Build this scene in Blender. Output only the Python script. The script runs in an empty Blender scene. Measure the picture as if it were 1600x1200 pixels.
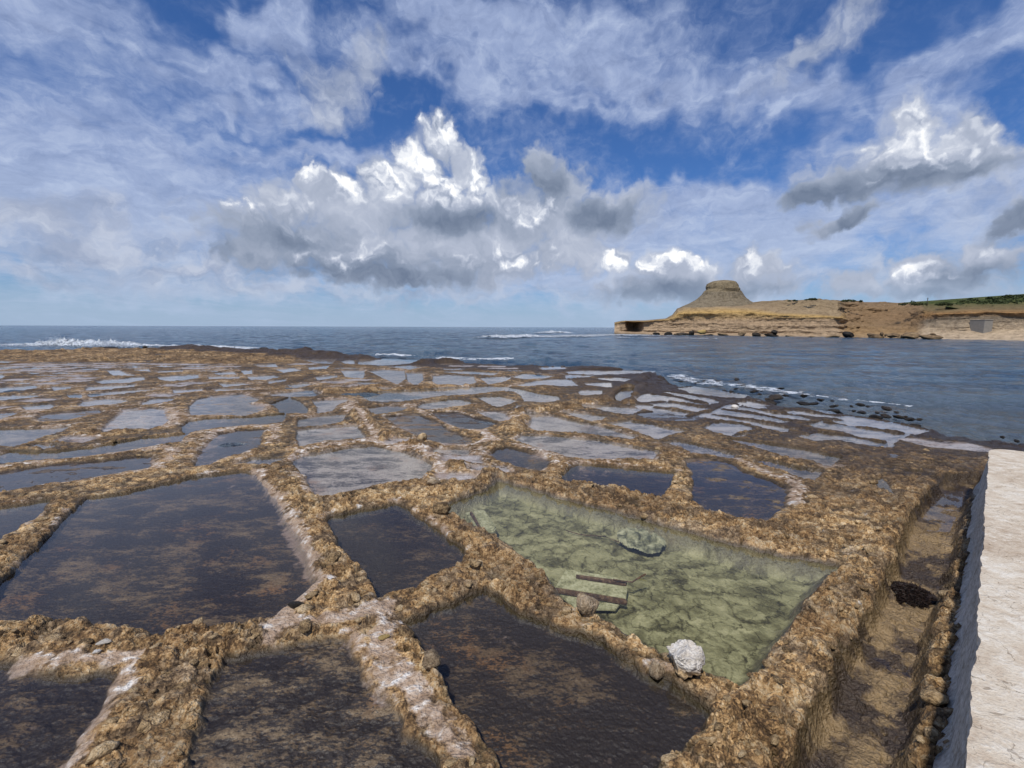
import bpy, bmesh, math, random
import numpy as np
from math import radians, sin, cos, pi
from mathutils import Matrix, Vector

random.seed(7)
np.random.seed(7)
S = bpy.context.scene
COL = S.collection

# ---------------------------------------------------------------- camera
CAM_Z = 2.48            # eye above sea level (z = 0)
F_PX = 720.0            # focal length for a 1600 px wide picture
PITCH, ROLL = radians(7.05), 0.0034
cam_d = bpy.data.cameras.new('camera')
cam_d.sensor_width = 36.0
cam_d.lens = 36.0 * F_PX / 1600.0
cam_d.clip_start = 0.05
cam_d.clip_end = 90000.0
cam = bpy.data.objects.new('camera', cam_d)
COL.objects.link(cam)
ROT = (Matrix.Rotation(pi / 2 - PITCH, 3, 'X') @ Matrix.Rotation(ROLL, 3, 'Z'))
cam.matrix_world = Matrix.Translation((0, 0, CAM_Z)) @ ROT.to_4x4()
S.camera = cam
RN = np.array(ROT)


def ray(px, py):
    """Direction of the sight line through a place noted in the survey photograph."""
    return RN @ np.array([(px - 800.0) / F_PX, -(py - 600.0) / F_PX, -1.0])


def ground(px, py, z):
    """Where that sight line meets the level z."""
    d = ray(px, py)
    if d[2] > -1e-4:
        d[2] = -1e-4
    t = (z - CAM_Z) / d[2]
    return np.array([d[0] * t, d[1] * t, z])


def at_depth(px, py, y):
    """Where it meets the distance y ahead."""
    d = ray(px, py)
    t = y / d[1]
    return np.array([d[0] * t, y, CAM_Z + d[2] * t])


def azel(px, py):
    d = ray(px, py)
    d = d / np.linalg.norm(d)
    return math.atan2(d[0], d[1]), math.asin(d[2])


# ---------------------------------------------------------------- sun, exposure
SUN_AZ, SUN_EL = radians(204), radians(57)     # clockwise from the view direction (+Y)
sun_dir = Vector((sin(SUN_AZ) * cos(SUN_EL), cos(SUN_AZ) * cos(SUN_EL), sin(SUN_EL)))
sun_d = bpy.data.lights.new('sun', 'SUN')
sun_d.energy = 3.2
sun_d.angle = radians(2.5)
sun_d.color = (1.0, 0.95, 0.87)
sun = bpy.data.objects.new('sun', sun_d)
sun.rotation_euler = (-sun_dir).to_track_quat('-Z', 'Y').to_euler()
COL.objects.link(sun)
S.view_settings.view_transform = 'Standard'
S.view_settings.look = 'None'
S.view_settings.exposure = 0.15
S.view_settings.gamma = 1.0
S.view_settings.use_curve_mapping = False
S.render.engine = 'CYCLES'
S.cycles.use_denoising = True
S.cycles.max_bounces = 8
S.cycles.diffuse_bounces = 3
S.cycles.glossy_bounces = 3
S.cycles.transparent_max_bounces = 10
S.cycles.use_adaptive_sampling = True
S.cycles.adaptive_threshold = 0.02


# ---------------------------------------------------------------- node helpers
class G:
    """Short hand for building a node tree."""

    def __init__(self, tree):
        self.t = tree

    def put(self, node, i, v):
        if v is None:
            return
        s = node.inputs[i]
        if isinstance(v, bpy.types.NodeSocket):
            self.t.links.new(v, s)
        else:
            if s.type == 'RGBA' and len(v) == 3:
                v = (*v, 1.0)
            s.default_value = v

    def n(self, kind, **kw):
        nd = self.t.nodes.new(kind)
        for k, v in kw.items():
            setattr(nd, k, v)
        return nd

    def m(self, op, a, b=None, c=None, clamp=False):
        nd = self.n('ShaderNodeMath', operation=op, use_clamp=clamp)
        self.put(nd, 0, a); self.put(nd, 1, b); self.put(nd, 2, c)
        return nd.outputs[0]

    def v(self, op, a, b=None, c=None):
        nd = self.n('ShaderNodeVectorMath', operation=op)
        self.put(nd, 0, a)
        if op == 'SCALE':
            self.put(nd, 3, b)
        else:
            self.put(nd, 1, b); self.put(nd, 2, c)
        return nd.outputs[1] if op in ('LENGTH', 'DOT_PRODUCT', 'DISTANCE') else nd.outputs[0]

    def xyz(self, x, y, z=0.0):
        nd = self.n('ShaderNodeCombineXYZ')
        self.put(nd, 0, x); self.put(nd, 1, y); self.put(nd, 2, z)
        return nd.outputs[0]

    def sep(self, v):
        nd = self.n('ShaderNodeSeparateXYZ')
        self.put(nd, 0, v)
        return nd.outputs

    def step(self, x, a, b, lo=0.0, hi=1.0, smooth=True):
        nd = self.n('ShaderNodeMapRange', interpolation_type='SMOOTHSTEP' if smooth else 'LINEAR', clamp=True)
        self.put(nd, 0, x)
        for i, q in ((1, a), (2, b), (3, lo), (4, hi)):
            self.put(nd, i, q)
        return nd.outputs[0]

    def noise(self, vec, scale, detail=4.0, rough=0.55, dist=0.0, dims='3D', color=False):
        nd = self.n('ShaderNodeTexNoise', noise_dimensions=dims)
        self.put(nd, 'Vector', vec)
        nd.inputs['Scale'].default_value = scale
        nd.inputs['Detail'].default_value = detail
        nd.inputs['Roughness'].default_value = rough
        nd.inputs['Distortion'].default_value = dist
        return nd.outputs['Color' if color else 'Fac']

    def voro(self, vec, scale, feature='F1', detail=0.0, rough=0.5, rand=1.0, smooth=0.3, dims='3D', out='Distance'):
        nd = self.n('ShaderNodeTexVoronoi', feature=feature, voronoi_dimensions=dims)
        self.put(nd, 'Vector', vec)
        nd.inputs['Scale'].default_value = scale
        if 'Detail' in nd.inputs:
            nd.inputs['Detail'].default_value = detail
            nd.inputs['Roughness'].default_value = rough
        if feature == 'SMOOTH_F1':
            nd.inputs['Smoothness'].default_value = smooth
        nd.inputs['Randomness'].default_value = rand
        return nd.outputs[out]

    def mapping(self, vec, loc=(0, 0, 0), rot=(0, 0, 0), scale=(1, 1, 1), kind='POINT'):
        nd = self.n('ShaderNodeMapping', vector_type=kind)
        self.put(nd, 0, vec)
        for s, q in (('Location', loc), ('Rotation', rot), ('Scale', scale)):
            if s in nd.inputs:
                nd.inputs[s].default_value = q
        return nd.outputs[0]

    def mix(self, fac, a, b, blend='MIX'):
        nd = self.n('ShaderNodeMix', data_type='RGBA', blend_type=blend)
        self.put(nd, 0, fac); self.put(nd, 6, a); self.put(nd, 7, b)
        return nd.outputs[2]

    def ramp(self, fac, stops, mode='LINEAR'):
        nd = self.n('ShaderNodeValToRGB')
        self.put(nd, 0, fac)
        cr = nd.color_ramp
        cr.interpolation = mode
        while len(cr.elements) < len(stops):
            cr.elements.new(0.5)
        for e, (p, c) in zip(cr.elements, stops):
            e.position = p
            e.color = (*c, 1.0)
        return nd.outputs[0]

    def attr(self, name, out='Color'):
        return self.n('ShaderNodeAttribute', attribute_name=name).outputs[out]


# ---------------------------------------------------------------- world: sky with clouds
W = bpy.data.worlds.new('World')
S.world = W
W.use_nodes = True
W.node_tree.nodes.clear()


def build_sky():
    g = G(W.node_tree)
    sky = g.n('ShaderNodeTexSky', sky_type='NISHITA', sun_disc=False)
    sky.sun_elevation = SUN_EL
    sky.sun_rotation = SUN_AZ
    sky.air_density = 1.0
    sky.dust_density = 0.6
    sky.ozone_density = 2.5
    d = g.n('ShaderNodeTexCoord').outputs['Generated']
    dx, dy, dz = g.sep(d)
    az = g.m('ARCTAN2', dx, dy)
    el = g.m('ARCSINE', dz)
    p = g.xyz(az, el, 0.0)                       # angular coordinates of the heavens

    def field(pos, blobs, k=0.25):
        acc = None
        for b in blobs:
            cx, cy, rx, ry = b[:4]
            rot = b[4] if len(b) > 4 else 0.0
            wgt = b[5] if len(b) > 5 else 1.0
            a0, e0 = azel(cx, cy)
            ra = (azel(cx + rx, cy)[0] - azel(cx - rx, cy)[0]) / 2
            re = (azel(cx, cy - ry)[1] - azel(cx, cy + ry)[1]) / 2
            if rot:
                c_, s_ = cos(radians(rot)), sin(radians(rot))
                X = g.m('ADD', g.v('DOT_PRODUCT', pos, (c_ / ra, s_ / ra, 0)), -(a0 * c_ + e0 * s_) / ra)
                Y = g.m('ADD', g.v('DOT_PRODUCT', pos, (-s_ / re, c_ / re, 0)), (a0 * s_ - e0 * c_) / re)
                q = g.xyz(X, Y)
            else:
                q = g.v('MULTIPLY_ADD', pos, (1 / ra, 1 / re, 0), (-a0 / ra, -e0 / re, 0))
            f = g.m('MULTIPLY_ADD', g.v('LENGTH', q), -wgt, wgt)
            acc = f if acc is None else g.m('SMOOTH_MAX', acc, f, k)
        return acc

    cumulus = [(690, 222, 48, 46), (722, 262, 46, 46), (745, 285, 30, 34), (655, 258, 44, 46), (610, 290, 50, 36), (560, 325, 130, 60),
               (497, 296, 44, 34), (440, 315, 66, 42), (690, 340, 140, 80), (410, 370, 110, 62), (560, 385, 230, 62),
               (745, 395, 120, 66), (805, 345, 90, 66), (870, 340, 90, 62), (945, 335, 80, 46), (880, 395, 100, 40), (838, 262, 26, 50), (862, 290, 60, 50), (640, 432, 190, 26),
               (1424, 192, 52, 46), (1500, 205, 66, 54), (1385, 238, 70, 50), (1335, 285, 96, 44), (1455, 262, 120, 56),
               (1268, 308, 56, 30), (1540, 255, 60, 46), (1315, 348, 88, 18, 12),
               (965, 404, 36, 26), (1050, 420, 90, 30), (1180, 415, 66, 28), (1080, 448, 190, 34),
               (1430, 425, 70, 30), (1545, 405, 90, 50), (1590, 340, 66, 36, 20), (1460, 445, 150, 26), (1340, 445, 46, 22)]
    lit = [(690, 205, 60, 40), (742, 282, 36, 44), (648, 250, 40, 36), (600, 288, 54, 26), (550, 300, 44, 22), (490, 272, 44, 24),
           (380, 322, 40, 22, 0, .45), (680, 285, 80, 40, 0, .8), (818, 330, 60, 30, 0, .7), (540, 392, 90, 34, 0, .5), (785, 402, 80, 26, 0, .42),
           (1420, 186, 60, 48, 0, .95), (1515, 185, 50, 44, 0, .8), (1372, 225, 60, 34, 0, .8), (1450, 225, 130, 56, 0, .55),
           (962, 402, 34, 26), (1050, 408, 80, 20, 0, .8), (1180, 408, 80, 22, 0, .6), (1420, 430, 70, 18, 0, .9), (1560, 388, 40, 14, 0, .7),
           (850, 440, 30, 30, 0, .5), (440, 320, 60, 30, 0, .35)]
    dark = [(600, 432, 210, 26, -2, 1.3), (720, 345, 110, 30), (430, 365, 120, 46, 0, .7), (345, 395, 60, 30), (940, 340, 70, 34),
            (570, 418, 260, 34, 0, .6), (1290, 310, 100, 36, 10, 1.1), (1400, 275, 130, 42, 8, 1.0), (1320, 350, 100, 22, 12), (1500, 270, 100, 30, 0, .7),
            (1060, 456, 190, 24), (1580, 345, 60, 36), (1530, 430, 120, 26, 0, .9), (845, 290, 50, 50, 0, .7), (1440, 460, 150, 16, 0, .8)]
    soft = [(520, 140, 76, 64, 0, 1.0), (572, 108, 44, 52), (500, 185, 52, 38), (592, 70, 22, 26, 0, .8),
            (1270, 70, 150, 36, 34, 1.0), (1350, 20, 110, 40, 25, .9), (60, 352, 260, 60, 0, 1.0), (150, 392, 220, 46, 0, 1.0), (40, 432, 220, 28, 0, .9),
            (300, 425, 230, 36, 0, .9), (430, 455, 300, 22, 0, .8), (650, 400, 380, 75, 0, .9), (900, 350, 150, 70, 0, .8), (1090, 445, 260, 40, 0, .8), (1480, 430, 260, 60, 0, .8), (1440, 270, 220, 80, 0, .8), (650, 462, 330, 14, 0, .8), (1000, 330, 30, 22, 0, .5)]
    veil = [(100, 270, 480, 170, 0, 1.25), (150, 200, 300, 70, -10, .7), (250, 340, 320, 80, 0, .8), (450, 60, 80, 80, 0, .9), (350, 120, 150, 50, -15, .9),
            (330, 165, 120, 40, 0, .8), (60, 30, 320, 90, 0, .8), (800, 50, 380, 80, -12, .8), (980, 130, 330, 46, -14, .75), (700, 110, 300, 46, -10, .7),
            (860, 150, 200, 26, -12, .6), (1100, 320, 210, 46, 3, 1.1), (1120, 380, 380, 70, 0, 1.1), (1480, 110, 300, 80, 28, .95), (1250, 160, 200, 40, -8, .6), (1500, 330, 250, 80, 0, .9),
            (500, 250, 220, 24, 0, .7), (200, 440, 600, 60, 0, .5), (1000, 440, 500, 70, 0, .7)]

    # warps: cauliflower edges for the cumulus, long streaks for the high cloud
    def nz(pos, sc, det, ro, di=0.0):
        return g.noise(pos, sc, det, ro, di, '2D')

    def warp(sc, det, ro):
        off = g.v('ADD', p, (4.3, 2.1, 0))
        return g.xyz(g.m('SUBTRACT', nz(p, sc, det, ro), .5), g.m('SUBTRACT', nz(off, sc, det, ro), .5))

    w1, w2 = warp(9.0, 3, .6), warp(34.0, 4, .62)
    pw = g.v('ADD', p, g.v('MULTIPLY', w1, (.10, .07, 0)))
    pw = g.v('ADD', pw, g.v('MULTIPLY', w2, (.032, .028, 0)))

    def billow(pos, sc, det):
        return g.m('SUBTRACT', 0.5, g.voro(pos, sc, 'F1', det, .5, 1.0, .3, '2D'))

    L = (.005, .016, 0)                          # towards the sun across the heavens
    b0 = billow(pw, 19.0, 2.0)
    b1 = billow(g.v('ADD', pw, L), 19.0, 2.0)
    h0 = g.m('ADD', field(pw, cumulus), g.m('MULTIPLY', b0, .50))
    b2 = g.m('SUBTRACT', billow(pw, 62.0, 1.0), billow(g.v('ADD', pw, g.v('SCALE', L, .42)), 62.0, 1.0))
    relief = g.m('MULTIPLY_ADD', b2, .38, g.m('SUBTRACT', b0, b1))
    n1 = nz(pw, 11.0, 4, .55)
    litf = g.step(g.m('ADD', field(pw, lit, .15), g.m('MULTIPLY', b0, .55)), -.12, .95)
    litf = g.m('MULTIPLY', litf, g.step(h0, -.12, .42))
    pd = g.v('ADD', p, g.v('MULTIPLY', w1, (.16, .06, 0)))
    pd = g.v('ADD', pd, g.v('MULTIPLY', w2, (.03, .02, 0)))
    darkf = g.step(g.m('ADD', field(pd, dark, .2), g.m('MULTIPLY', n1, .3)), -.12, .95)
    edge = g.step(litf, 0, .6, .38, .06)
    ca = g.step(h0, -.24, edge)
    shade = g.m('MULTIPLY_ADD', litf, .52, .45)
    shade = g.m('MULTIPLY_ADD', darkf, -.36, shade)
    shade = g.m('MULTIPLY_ADD', g.m('SUBTRACT', n1, .5), .42, shade)
    shade = g.m('MULTIPLY_ADD', relief, g.m('MULTIPLY_ADD', litf, .95, .10), shade, clamp=True)
    ccol = g.ramp(shade, [(0.0, (1.25, 1.6, 2.3)), (.22, (2.1, 2.5, 3.3)), (.48, (3.5, 3.85, 4.7)), (.74, (5.4, 5.65, 6.25)), (1.0, (7.9, 7.9, 7.9))])

    # high streaky cloud on a flat layer far above
    den = g.m('ADD', g.m('MAXIMUM', dz, 0.0), .16)
    px_, py_ = g.m('DIVIDE', dx, den), g.m('DIVIDE', dy, den)
    pl = g.xyz(px_, py_)
    ps = g.xyz(g.m('ADD', g.m('MULTIPLY', px_, .848), g.m('MULTIPLY', py_, -.53)),
               g.m('ADD', g.m('MULTIPLY', px_, .53 * .38), g.m('MULTIPLY', py_, .848 * .38)))
    s1 = nz(g.v('ADD', ps, g.v('SCALE', w1, .5)), 1.9, 7, .62, .5)
    s2 = nz(pl, 6.0, 6, .68, .6)
    s3 = nz(g.v('MULTIPLY', pw, (1, 2.6, 1)), 12.0, 5, .6, .3)
    pv = g.v('ADD', p, g.v('MULTIPLY', w1, (.30, .14, 0)))
    ahead = g.step(dy, -.1, .25)
    vf = g.step(field(pv, veil, .35), -.25, .7)
    vf = g.m('ADD', g.m('MULTIPLY', vf, ahead), g.m('MULTIPLY', g.m('SUBTRACT', 1.0, ahead), .5))
    tex = g.m('ADD', g.m('ADD', g.m('MULTIPLY', s1, .72), g.m('MULTIPLY', s2, .20)), g.m('MULTIPLY', s3, .28))
    va = g.step(g.m('ADD', tex, g.m('MULTIPLY', vf, .50)), .50, 1.14, 0, .92)
    vcol = g.ramp(g.m('ADD', g.m('MULTIPLY', s2, .45), g.m('MULTIPLY', s3, .55)),
                  [(.32, (1.9, 2.4, 3.8)), (.5, (2.6, 3.2, 4.8)), (.68, (3.7, 4.3, 5.7))])
    low = g.step(el, .03, .34, 1, 0)
    vcol = g.mix(g.m('MULTIPLY', low, .60), vcol, (4.1, 4.75, 5.9))
    # soft grey clouds
    sf = g.m('ADD', field(g.v('ADD', p, g.v('MULTIPLY', w1, (.16, .12, 0))), soft, .3),
             g.m('MULTIPLY', g.m('SUBTRACT', nz(pw, 22, 5, .6), .5), 1.2))
    sa = g.step(sf, -.12, .95, 0, .88)
    scol = g.ramp(g.m('ADD', g.m('MULTIPLY', s3, .6), g.m('MULTIPLY', n1, .5)), [(.36, (2.15, 2.55, 3.5)), (.52, (2.9, 3.3, 4.3)), (.68, (4.1, 4.45, 5.3))])
    base = g.mix(1.0, sky.outputs[0], (.30, .485, .765), 'MULTIPLY')
    c = g.mix(va, base, vcol)
    c = g.mix(sa, c, scol)
    c = g.mix(ca, c, ccol)
    # far air low over the sea
    hz = g.step(g.m('ABSOLUTE', el), .0, .10, .85, 0)
    c = g.mix(hz, c, (3.0, 3.85, 5.1))
    c = g.mix(1.0, c, (.84, .85, .865), 'MULTIPLY')
    bg = g.n('ShaderNodeBackground')
    bg.inputs[1].default_value = 0.14
    g.put(bg, 0, c)
    out = g.n('ShaderNodeOutputWorld')
    g.t.links.new(bg.outputs[0], out.inputs[0])
    W.cycles.sampling_method = 'MANUAL'
    W.cycles.sample_map_resolution = 512


build_sky()

# ---------------------------------------------------------------- survey notes
ZW = 0.28               # brine level in the pans, above the sea

# every salt pan: label, depth of its floor, how dark its floor is, outline of the water
PANS = [
    ('deep clear pool with a pale green floor and sunken rubbish in it', .18, .0,
     [(688, 792), (722, 781), (758, 768), (780, 752), (860, 775), (955, 800), (1060, 830), (1180, 863), (1303, 884), (1272, 920), (1226, 980), (1190, 1030), (1150, 1057), (1104, 1037), (1036, 1012), (978, 985), (948, 962), (905, 952), (874, 936), (853, 900), (812, 864), (774, 838), (725, 815)]),
    ('small squarish dark pan beside the green pool, ringed by knobbly walls', .07, .88,
     [(508, 814), (520, 805), (620, 786), (628, 790), (664, 814), (696, 836), (736, 870), (716, 882), (656, 910), (636, 920), (594, 927), (580, 916), (576, 896), (548, 874), (530, 854)]),
    ('wide brown pan with shallow clear water right below the white rock', .05, .88,
     [(634, 974), (700, 946), (762, 918), (795, 945), (830, 968), (868, 985), (910, 992), (938, 1003), (965, 1027), (1005, 1048), (1037, 1060), (1068, 1082), (1113, 1113), (1098, 1135), (1075, 1150), (1060, 1170), (1030, 1184), (1020, 1220), (990, 1260), (850, 1265), (800, 1215), (780, 1185), (757, 1155), (737, 1127), (710, 1100), (692, 1070), (682, 1042), (662, 1020), (652, 995)]),
    ('nearly dry pan with black and ochre blotches inside a white salt corner', .004, .78,
     [(350, 1032), (385, 1022), (425, 1016), (500, 1006), (540, 1007), (560, 1030), (576, 1056), (598, 1082), (616, 1116), (656, 1160), (682, 1192), (700, 1240), (690, 1290), (500, 1310), (270, 1300), (294, 1200), (303, 1168), (322, 1105), (338, 1060)]),
    ('dark pan with a bare mud margin cut off by the lower left corner', .012, .85,
     [(-60, 1030), (0, 1040), (37, 1050), (75, 1060), (120, 1061), (155, 1051), (193, 1053), (183, 1078), (165, 1105), (145, 1140), (128, 1165), (108, 1200), (80, 1260), (-60, 1300), (-200, 1200)]),
    ('largest dark pan, streaked blue black, with a pink salt margin', .045, .78,
     [(136, 778), (192, 772), (260, 756), (300, 747), (376, 736), (396, 738), (416, 760), (433, 782), (456, 816), (469, 840), (496, 892), (498, 908), (476, 928), (436, 956), (408, 968), (360, 976), (320, 977), (288, 981), (237, 992), (224, 977), (172, 976), (96, 965), (0, 966), (-55, 968), (0, 912), (68, 845)]),
    ('wedge of blue water behind a flat stone bar next to the largest dark pan', .07, .9,
     [(-100, 810), (0, 793), (40, 787), (80, 781), (68, 798), (46, 818), (8, 842), (-100, 920)]),
    ('long shallow pan mottled black and silver under a pink salt band', .008, .85,
     [(-80, 748), (0, 739), (36, 733), (76, 727), (150, 721), (216, 714), (240, 713), (243, 728), (230, 735), (192, 740), (154, 747), (120, 752), (80, 756), (34, 763), (0, 768), (-80, 780)]),
    ('long narrow strip of blue water above the pink salt band', .09, .7,
     [(-80, 715), (0, 708), (22, 704), (84, 706), (130, 701), (186, 691), (236, 683), (288, 678), (306, 673), (288, 684), (284, 692), (262, 694), (212, 704), (156, 711), (100, 716), (52, 718), (0, 722), (-80, 730)]),
    ('pale triangular pan at the picture edge behind a brown rock bank', .08, .5,
     [(-80, 673), (0, 671), (66, 669), (112, 666), (100, 673), (66, 684), (40, 693), (20, 697), (0, 695), (-80, 705)]),
    ('squarish pan half covered by pale mud with blue water below it', .012, .4,
     [(192, 641), (236, 637), (262, 639), (260, 649), (266, 655), (256, 665), (232, 671), (192, 673), (160, 675), (158, 669), (174, 657)]),
    ('narrow muddy pan streaked grey and white left of the pale mud pan', .006, .6,
     [(60, 647), (96, 644), (152, 639), (162, 645), (130, 651), (112, 655), (66, 658), (56, 655)]),
    ('small dull pan at the picture edge among whitish salt crust', .01, .5,
     [(-60, 650), (0, 645), (35, 643), (20, 650), (0, 656), (-60, 662)]),
    ('broad shallow pan with streaks of mud and silver water, salt on its margin', .006, .5,
     [(296, 635), (306, 625), (330, 619), (378, 615), (396, 621), (410, 625), (392, 631), (416, 633), (414, 639), (400, 645), (380, 649), (340, 647), (296, 648), (293, 643)]),
    ('blue pan shaped like a shield with a pointed top', .09, .8,
     [(420, 633), (438, 626), (452, 621), (468, 627), (480, 637), (481, 645), (450, 645), (438, 644), (430, 635)]),
    ('small grey pan right of the shield shaped one', .03, .4,
     [(488, 627), (508, 624), (542, 623), (544, 627), (526, 635), (518, 642), (496, 646), (495, 637)]),
    ('curved strip of blue water above the salt rimmed black pan', .09, .7,
     [(284, 666), (298, 657), (340, 653), (392, 652), (416, 649), (447, 647), (446, 655), (440, 661), (408, 664), (360, 667), (330, 670), (300, 673), (286, 675)]),
    ('black pan with silver glints framed by pale salt on two sides', .010, .92,
     [(328, 689), (340, 679), (372, 673), (418, 671), (410, 679), (408, 695), (406, 699), (376, 709), (348, 715), (330, 723), (304, 727), (302, 719), (312, 703)]),
    ('low grey pan just behind a thin wall, right of a stone bar', .05, .5,
     [(466, 655), (500, 649), (540, 647), (536, 659), (512, 663), (466, 666), (463, 663)]),
    ('grey trapezoid pan in front of the thin wall', .04, .4,
     [(464, 673), (500, 668), (538, 665), (558, 665), (570, 683), (566, 686), (540, 687), (512, 688), (480, 693), (468, 695), (463, 687)]),
    ('big silver grey pan with a curved salt rim like a shell', .04, .42,
     [(456, 723), (464, 715), (476, 712), (498, 709), (516, 705), (546, 699), (584, 697), (620, 704), (654, 713), (676, 725), (674, 737), (664, 743), (656, 749), (616, 753), (584, 756), (560, 762), (520, 771), (496, 773), (488, 763), (478, 747), (460, 733)]),
    ('small oval pan with a violet sheen beside the rounded rock wall', .03, .7,
     [(576, 637), (606, 633), (634, 635), (640, 638), (616, 644), (590, 646), (578, 643)]),
    ('longest pale pool, a wide arc of water across the middle', .12, .4,
     [(562, 618), (585, 613), (632, 611), (700, 606), (760, 604), (797, 604), (840, 615), (872, 619), (876, 625), (852, 628), (820, 626), (812, 617), (800, 612), (776, 612), (740, 617), (688, 619), (660, 623), (616, 628), (578, 626)]),
    ('lens shaped white pan under a brown rock arch', .08, .4,
     [(654, 633), (664, 629), (700, 625), (714, 624), (732, 627), (742, 631), (730, 633), (696, 637), (672, 639), (654, 637)]),
    ('small white pan between two rock arms, right of the lens shaped one', .08, .4,
     [(740, 621), (778, 619), (800, 623), (810, 627), (796, 631), (780, 635), (768, 633), (752, 625)]),
    ('brown mottled pan with a beaded white salt edge', .004, .6,
     [(600, 651), (652, 647), (684, 661), (704, 673), (736, 685), (740, 691), (700, 693), (672, 687), (636, 675), (616, 665)]),
    ('dark muddy pan with one small pool of water on it', .004, .85,
     [(672, 645), (716, 645), (740, 653), (780, 661), (770, 665), (752, 670), (720, 669), (690, 659)]),
    ('thin pinkish pan in the fork of two ochre walls', .004, .4,
     [(744, 644), (790, 645), (800, 655), (780, 657), (752, 649)]),
    ('long pale grey pan running back from the ochre rock head', .04, .35,
     [(820, 645), (836, 645), (866, 649), (884, 655), (928, 663), (952, 669), (980, 677), (998, 681), (986, 686), (952, 682), (900, 676), (836, 673), (822, 665), (830, 657)]),
    ('large pale rippled pan behind the dark blue rounded pan', .04, .35,
     [(804, 688), (818, 679), (852, 680), (936, 688), (980, 697), (1030, 705), (1026, 713), (1016, 719), (970, 717), (912, 715), (886, 712), (860, 706), (820, 695)]),
    ('dark grey pan left of the blue rounded pan', .014, .85,
     [(760, 711), (776, 703), (796, 699), (840, 710), (860, 719), (858, 727), (846, 733), (812, 729), (780, 720)]),
    ('dark blue pan with rounded corners behind the green pool', .09, .95,
     [(874, 745), (892, 730), (906, 725), (954, 729), (1000, 733), (1056, 738), (1050, 755), (1044, 767), (1030, 775), (1000, 769), (972, 763), (920, 757), (880, 753)]),
    ('purplish mottled pan with a white salt shoulder, behind the right end of the green pool', .006, .72,
     [(1068, 718), (1105, 715), (1140, 722), (1166, 738), (1205, 750), (1235, 765), (1230, 785), (1218, 800), (1195, 811), (1150, 806), (1105, 797), (1080, 786), (1084, 760), (1078, 738)]),
    ('pale pan with a straight dark back wall above the purplish pan', .05, .4,
     [(1034, 693), (1054, 689), (1075, 692), (1108, 699), (1150, 709), (1146, 716), (1112, 712), (1080, 709), (1062, 699), (1048, 696)]),
    ('oblong grey pan with a whitened right end near the rough rock flat', .05, .5,
     [(1176, 721), (1188, 717), (1234, 725), (1260, 731), (1288, 733), (1282, 743), (1270, 751), (1256, 749), (1236, 741), (1200, 731)]),
    ('long grey blue pan ending at the rough rock flat', .06, .5,
     [(1134, 687), (1144, 686), (1180, 691), (1200, 693), (1260, 703), (1318, 715), (1304, 725), (1294, 728), (1270, 721), (1240, 717), (1190, 703), (1160, 695)]),
    ('short bright pan behind an ochre knob of rock', .05, .3,
     [(1102, 665), (1118, 660), (1150, 660), (1178, 668), (1174, 672), (1158, 675), (1150, 679), (1140, 678), (1120, 673)]),
    ('bright almond shaped pan between two long dark walls', .05, .3,
     [(960, 663), (992, 659), (1020, 664), (1070, 672), (1040, 676), (1022, 682), (1008, 675), (980, 667)]),
    ('almost dry dark pan with a white glint in its middle', .003, .9,
     [(1004, 647), (1036, 644), (1090, 652), (1080, 655), (1040, 656), (1012, 652)]),
    ('slim pale pan in front of the wall that runs out to the sea', .05, .3,
     [(876, 644), (888, 642), (948, 651), (940, 656), (924, 657), (896, 651)]),
    ('slim bright pan right behind a dark lumpy wall', .05, .3,
     [(914, 635), (936, 635), (996, 639), (980, 645), (968, 644), (944, 640)]),
    ('thin strip of water right of the almost dry dark pan', .05, .3, [(988, 633), (1028, 635), (1076, 643), (1060, 646), (1020, 641)]),
    ('thin bright strip between two black walls', .05, .3, [(1020, 631), (1045, 629), (1070, 631), (1104, 637), (1085, 641), (1060, 638)]),
    ('wide bright pan right of the end of the channel', .05, .3, [(994, 623), (1014, 616), (1040, 617), (1102, 630), (1070, 630), (1048, 626), (1030, 625), (1006, 627)]),
    ('thin bright pan closest to the bay among black walls', .05, .3, [(1042, 613), (1075, 617), (1100, 621), (1118, 627), (1106, 629), (1078, 622)]),
    ('flooded pan open to the bay behind black rocks', .05, .5, [(1055, 608), (1085, 605), (1120, 611), (1160, 617), (1155, 620), (1116, 618), (1075, 613)]),
    ('small four sided bright pan beside a white stone', .05, .3, [(1160, 626), (1178, 625), (1194, 632), (1190, 636), (1162, 632)]),
    ('long bright pan behind the reddish rock lump', .05, .3, [(1128, 637), (1146, 633), (1190, 641), (1230, 655), (1218, 658), (1192, 650), (1160, 643)]),
    ('second long bright pan in front of the reddish rock lump', .05, .3, [(1112, 643), (1124, 639), (1160, 645), (1198, 653), (1190, 656), (1165, 652), (1130, 646)]),
    ('bright pan tapering to a point above the ochre knob', .05, .3, [(1098, 650), (1108, 646), (1140, 650), (1166, 655), (1176, 661), (1160, 662), (1130, 656)]),
    ('small bright pan right of the ochre knob', .05, .3, [(1180, 661), (1196, 662), (1238, 671), (1232, 673), (1208, 672), (1190, 667)]),
    ('bright pan ending at a big black boulder by the bay', .05, .3, [(1222, 641), (1250, 640), (1290, 643), (1305, 650), (1296, 652), (1262, 648)]),
    ('sliver of water along the wall that meets the black boulder', .05, .3, [(1212, 644), (1235, 647), (1262, 655), (1240, 654)]),
    ('large bright blue pan second from the bay edge', .06, .3, [(1274, 666), (1280, 660), (1300, 659), (1410, 676), (1396, 683), (1382, 689), (1360, 684), (1320, 673), (1290, 670)]),
    ('long bright pan right at the bay edge with black rocks behind', .06, .3, [(1312, 658), (1326, 651), (1348, 654), (1396, 662), (1440, 671), (1420, 675), (1404, 674), (1360, 666)]),
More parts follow.
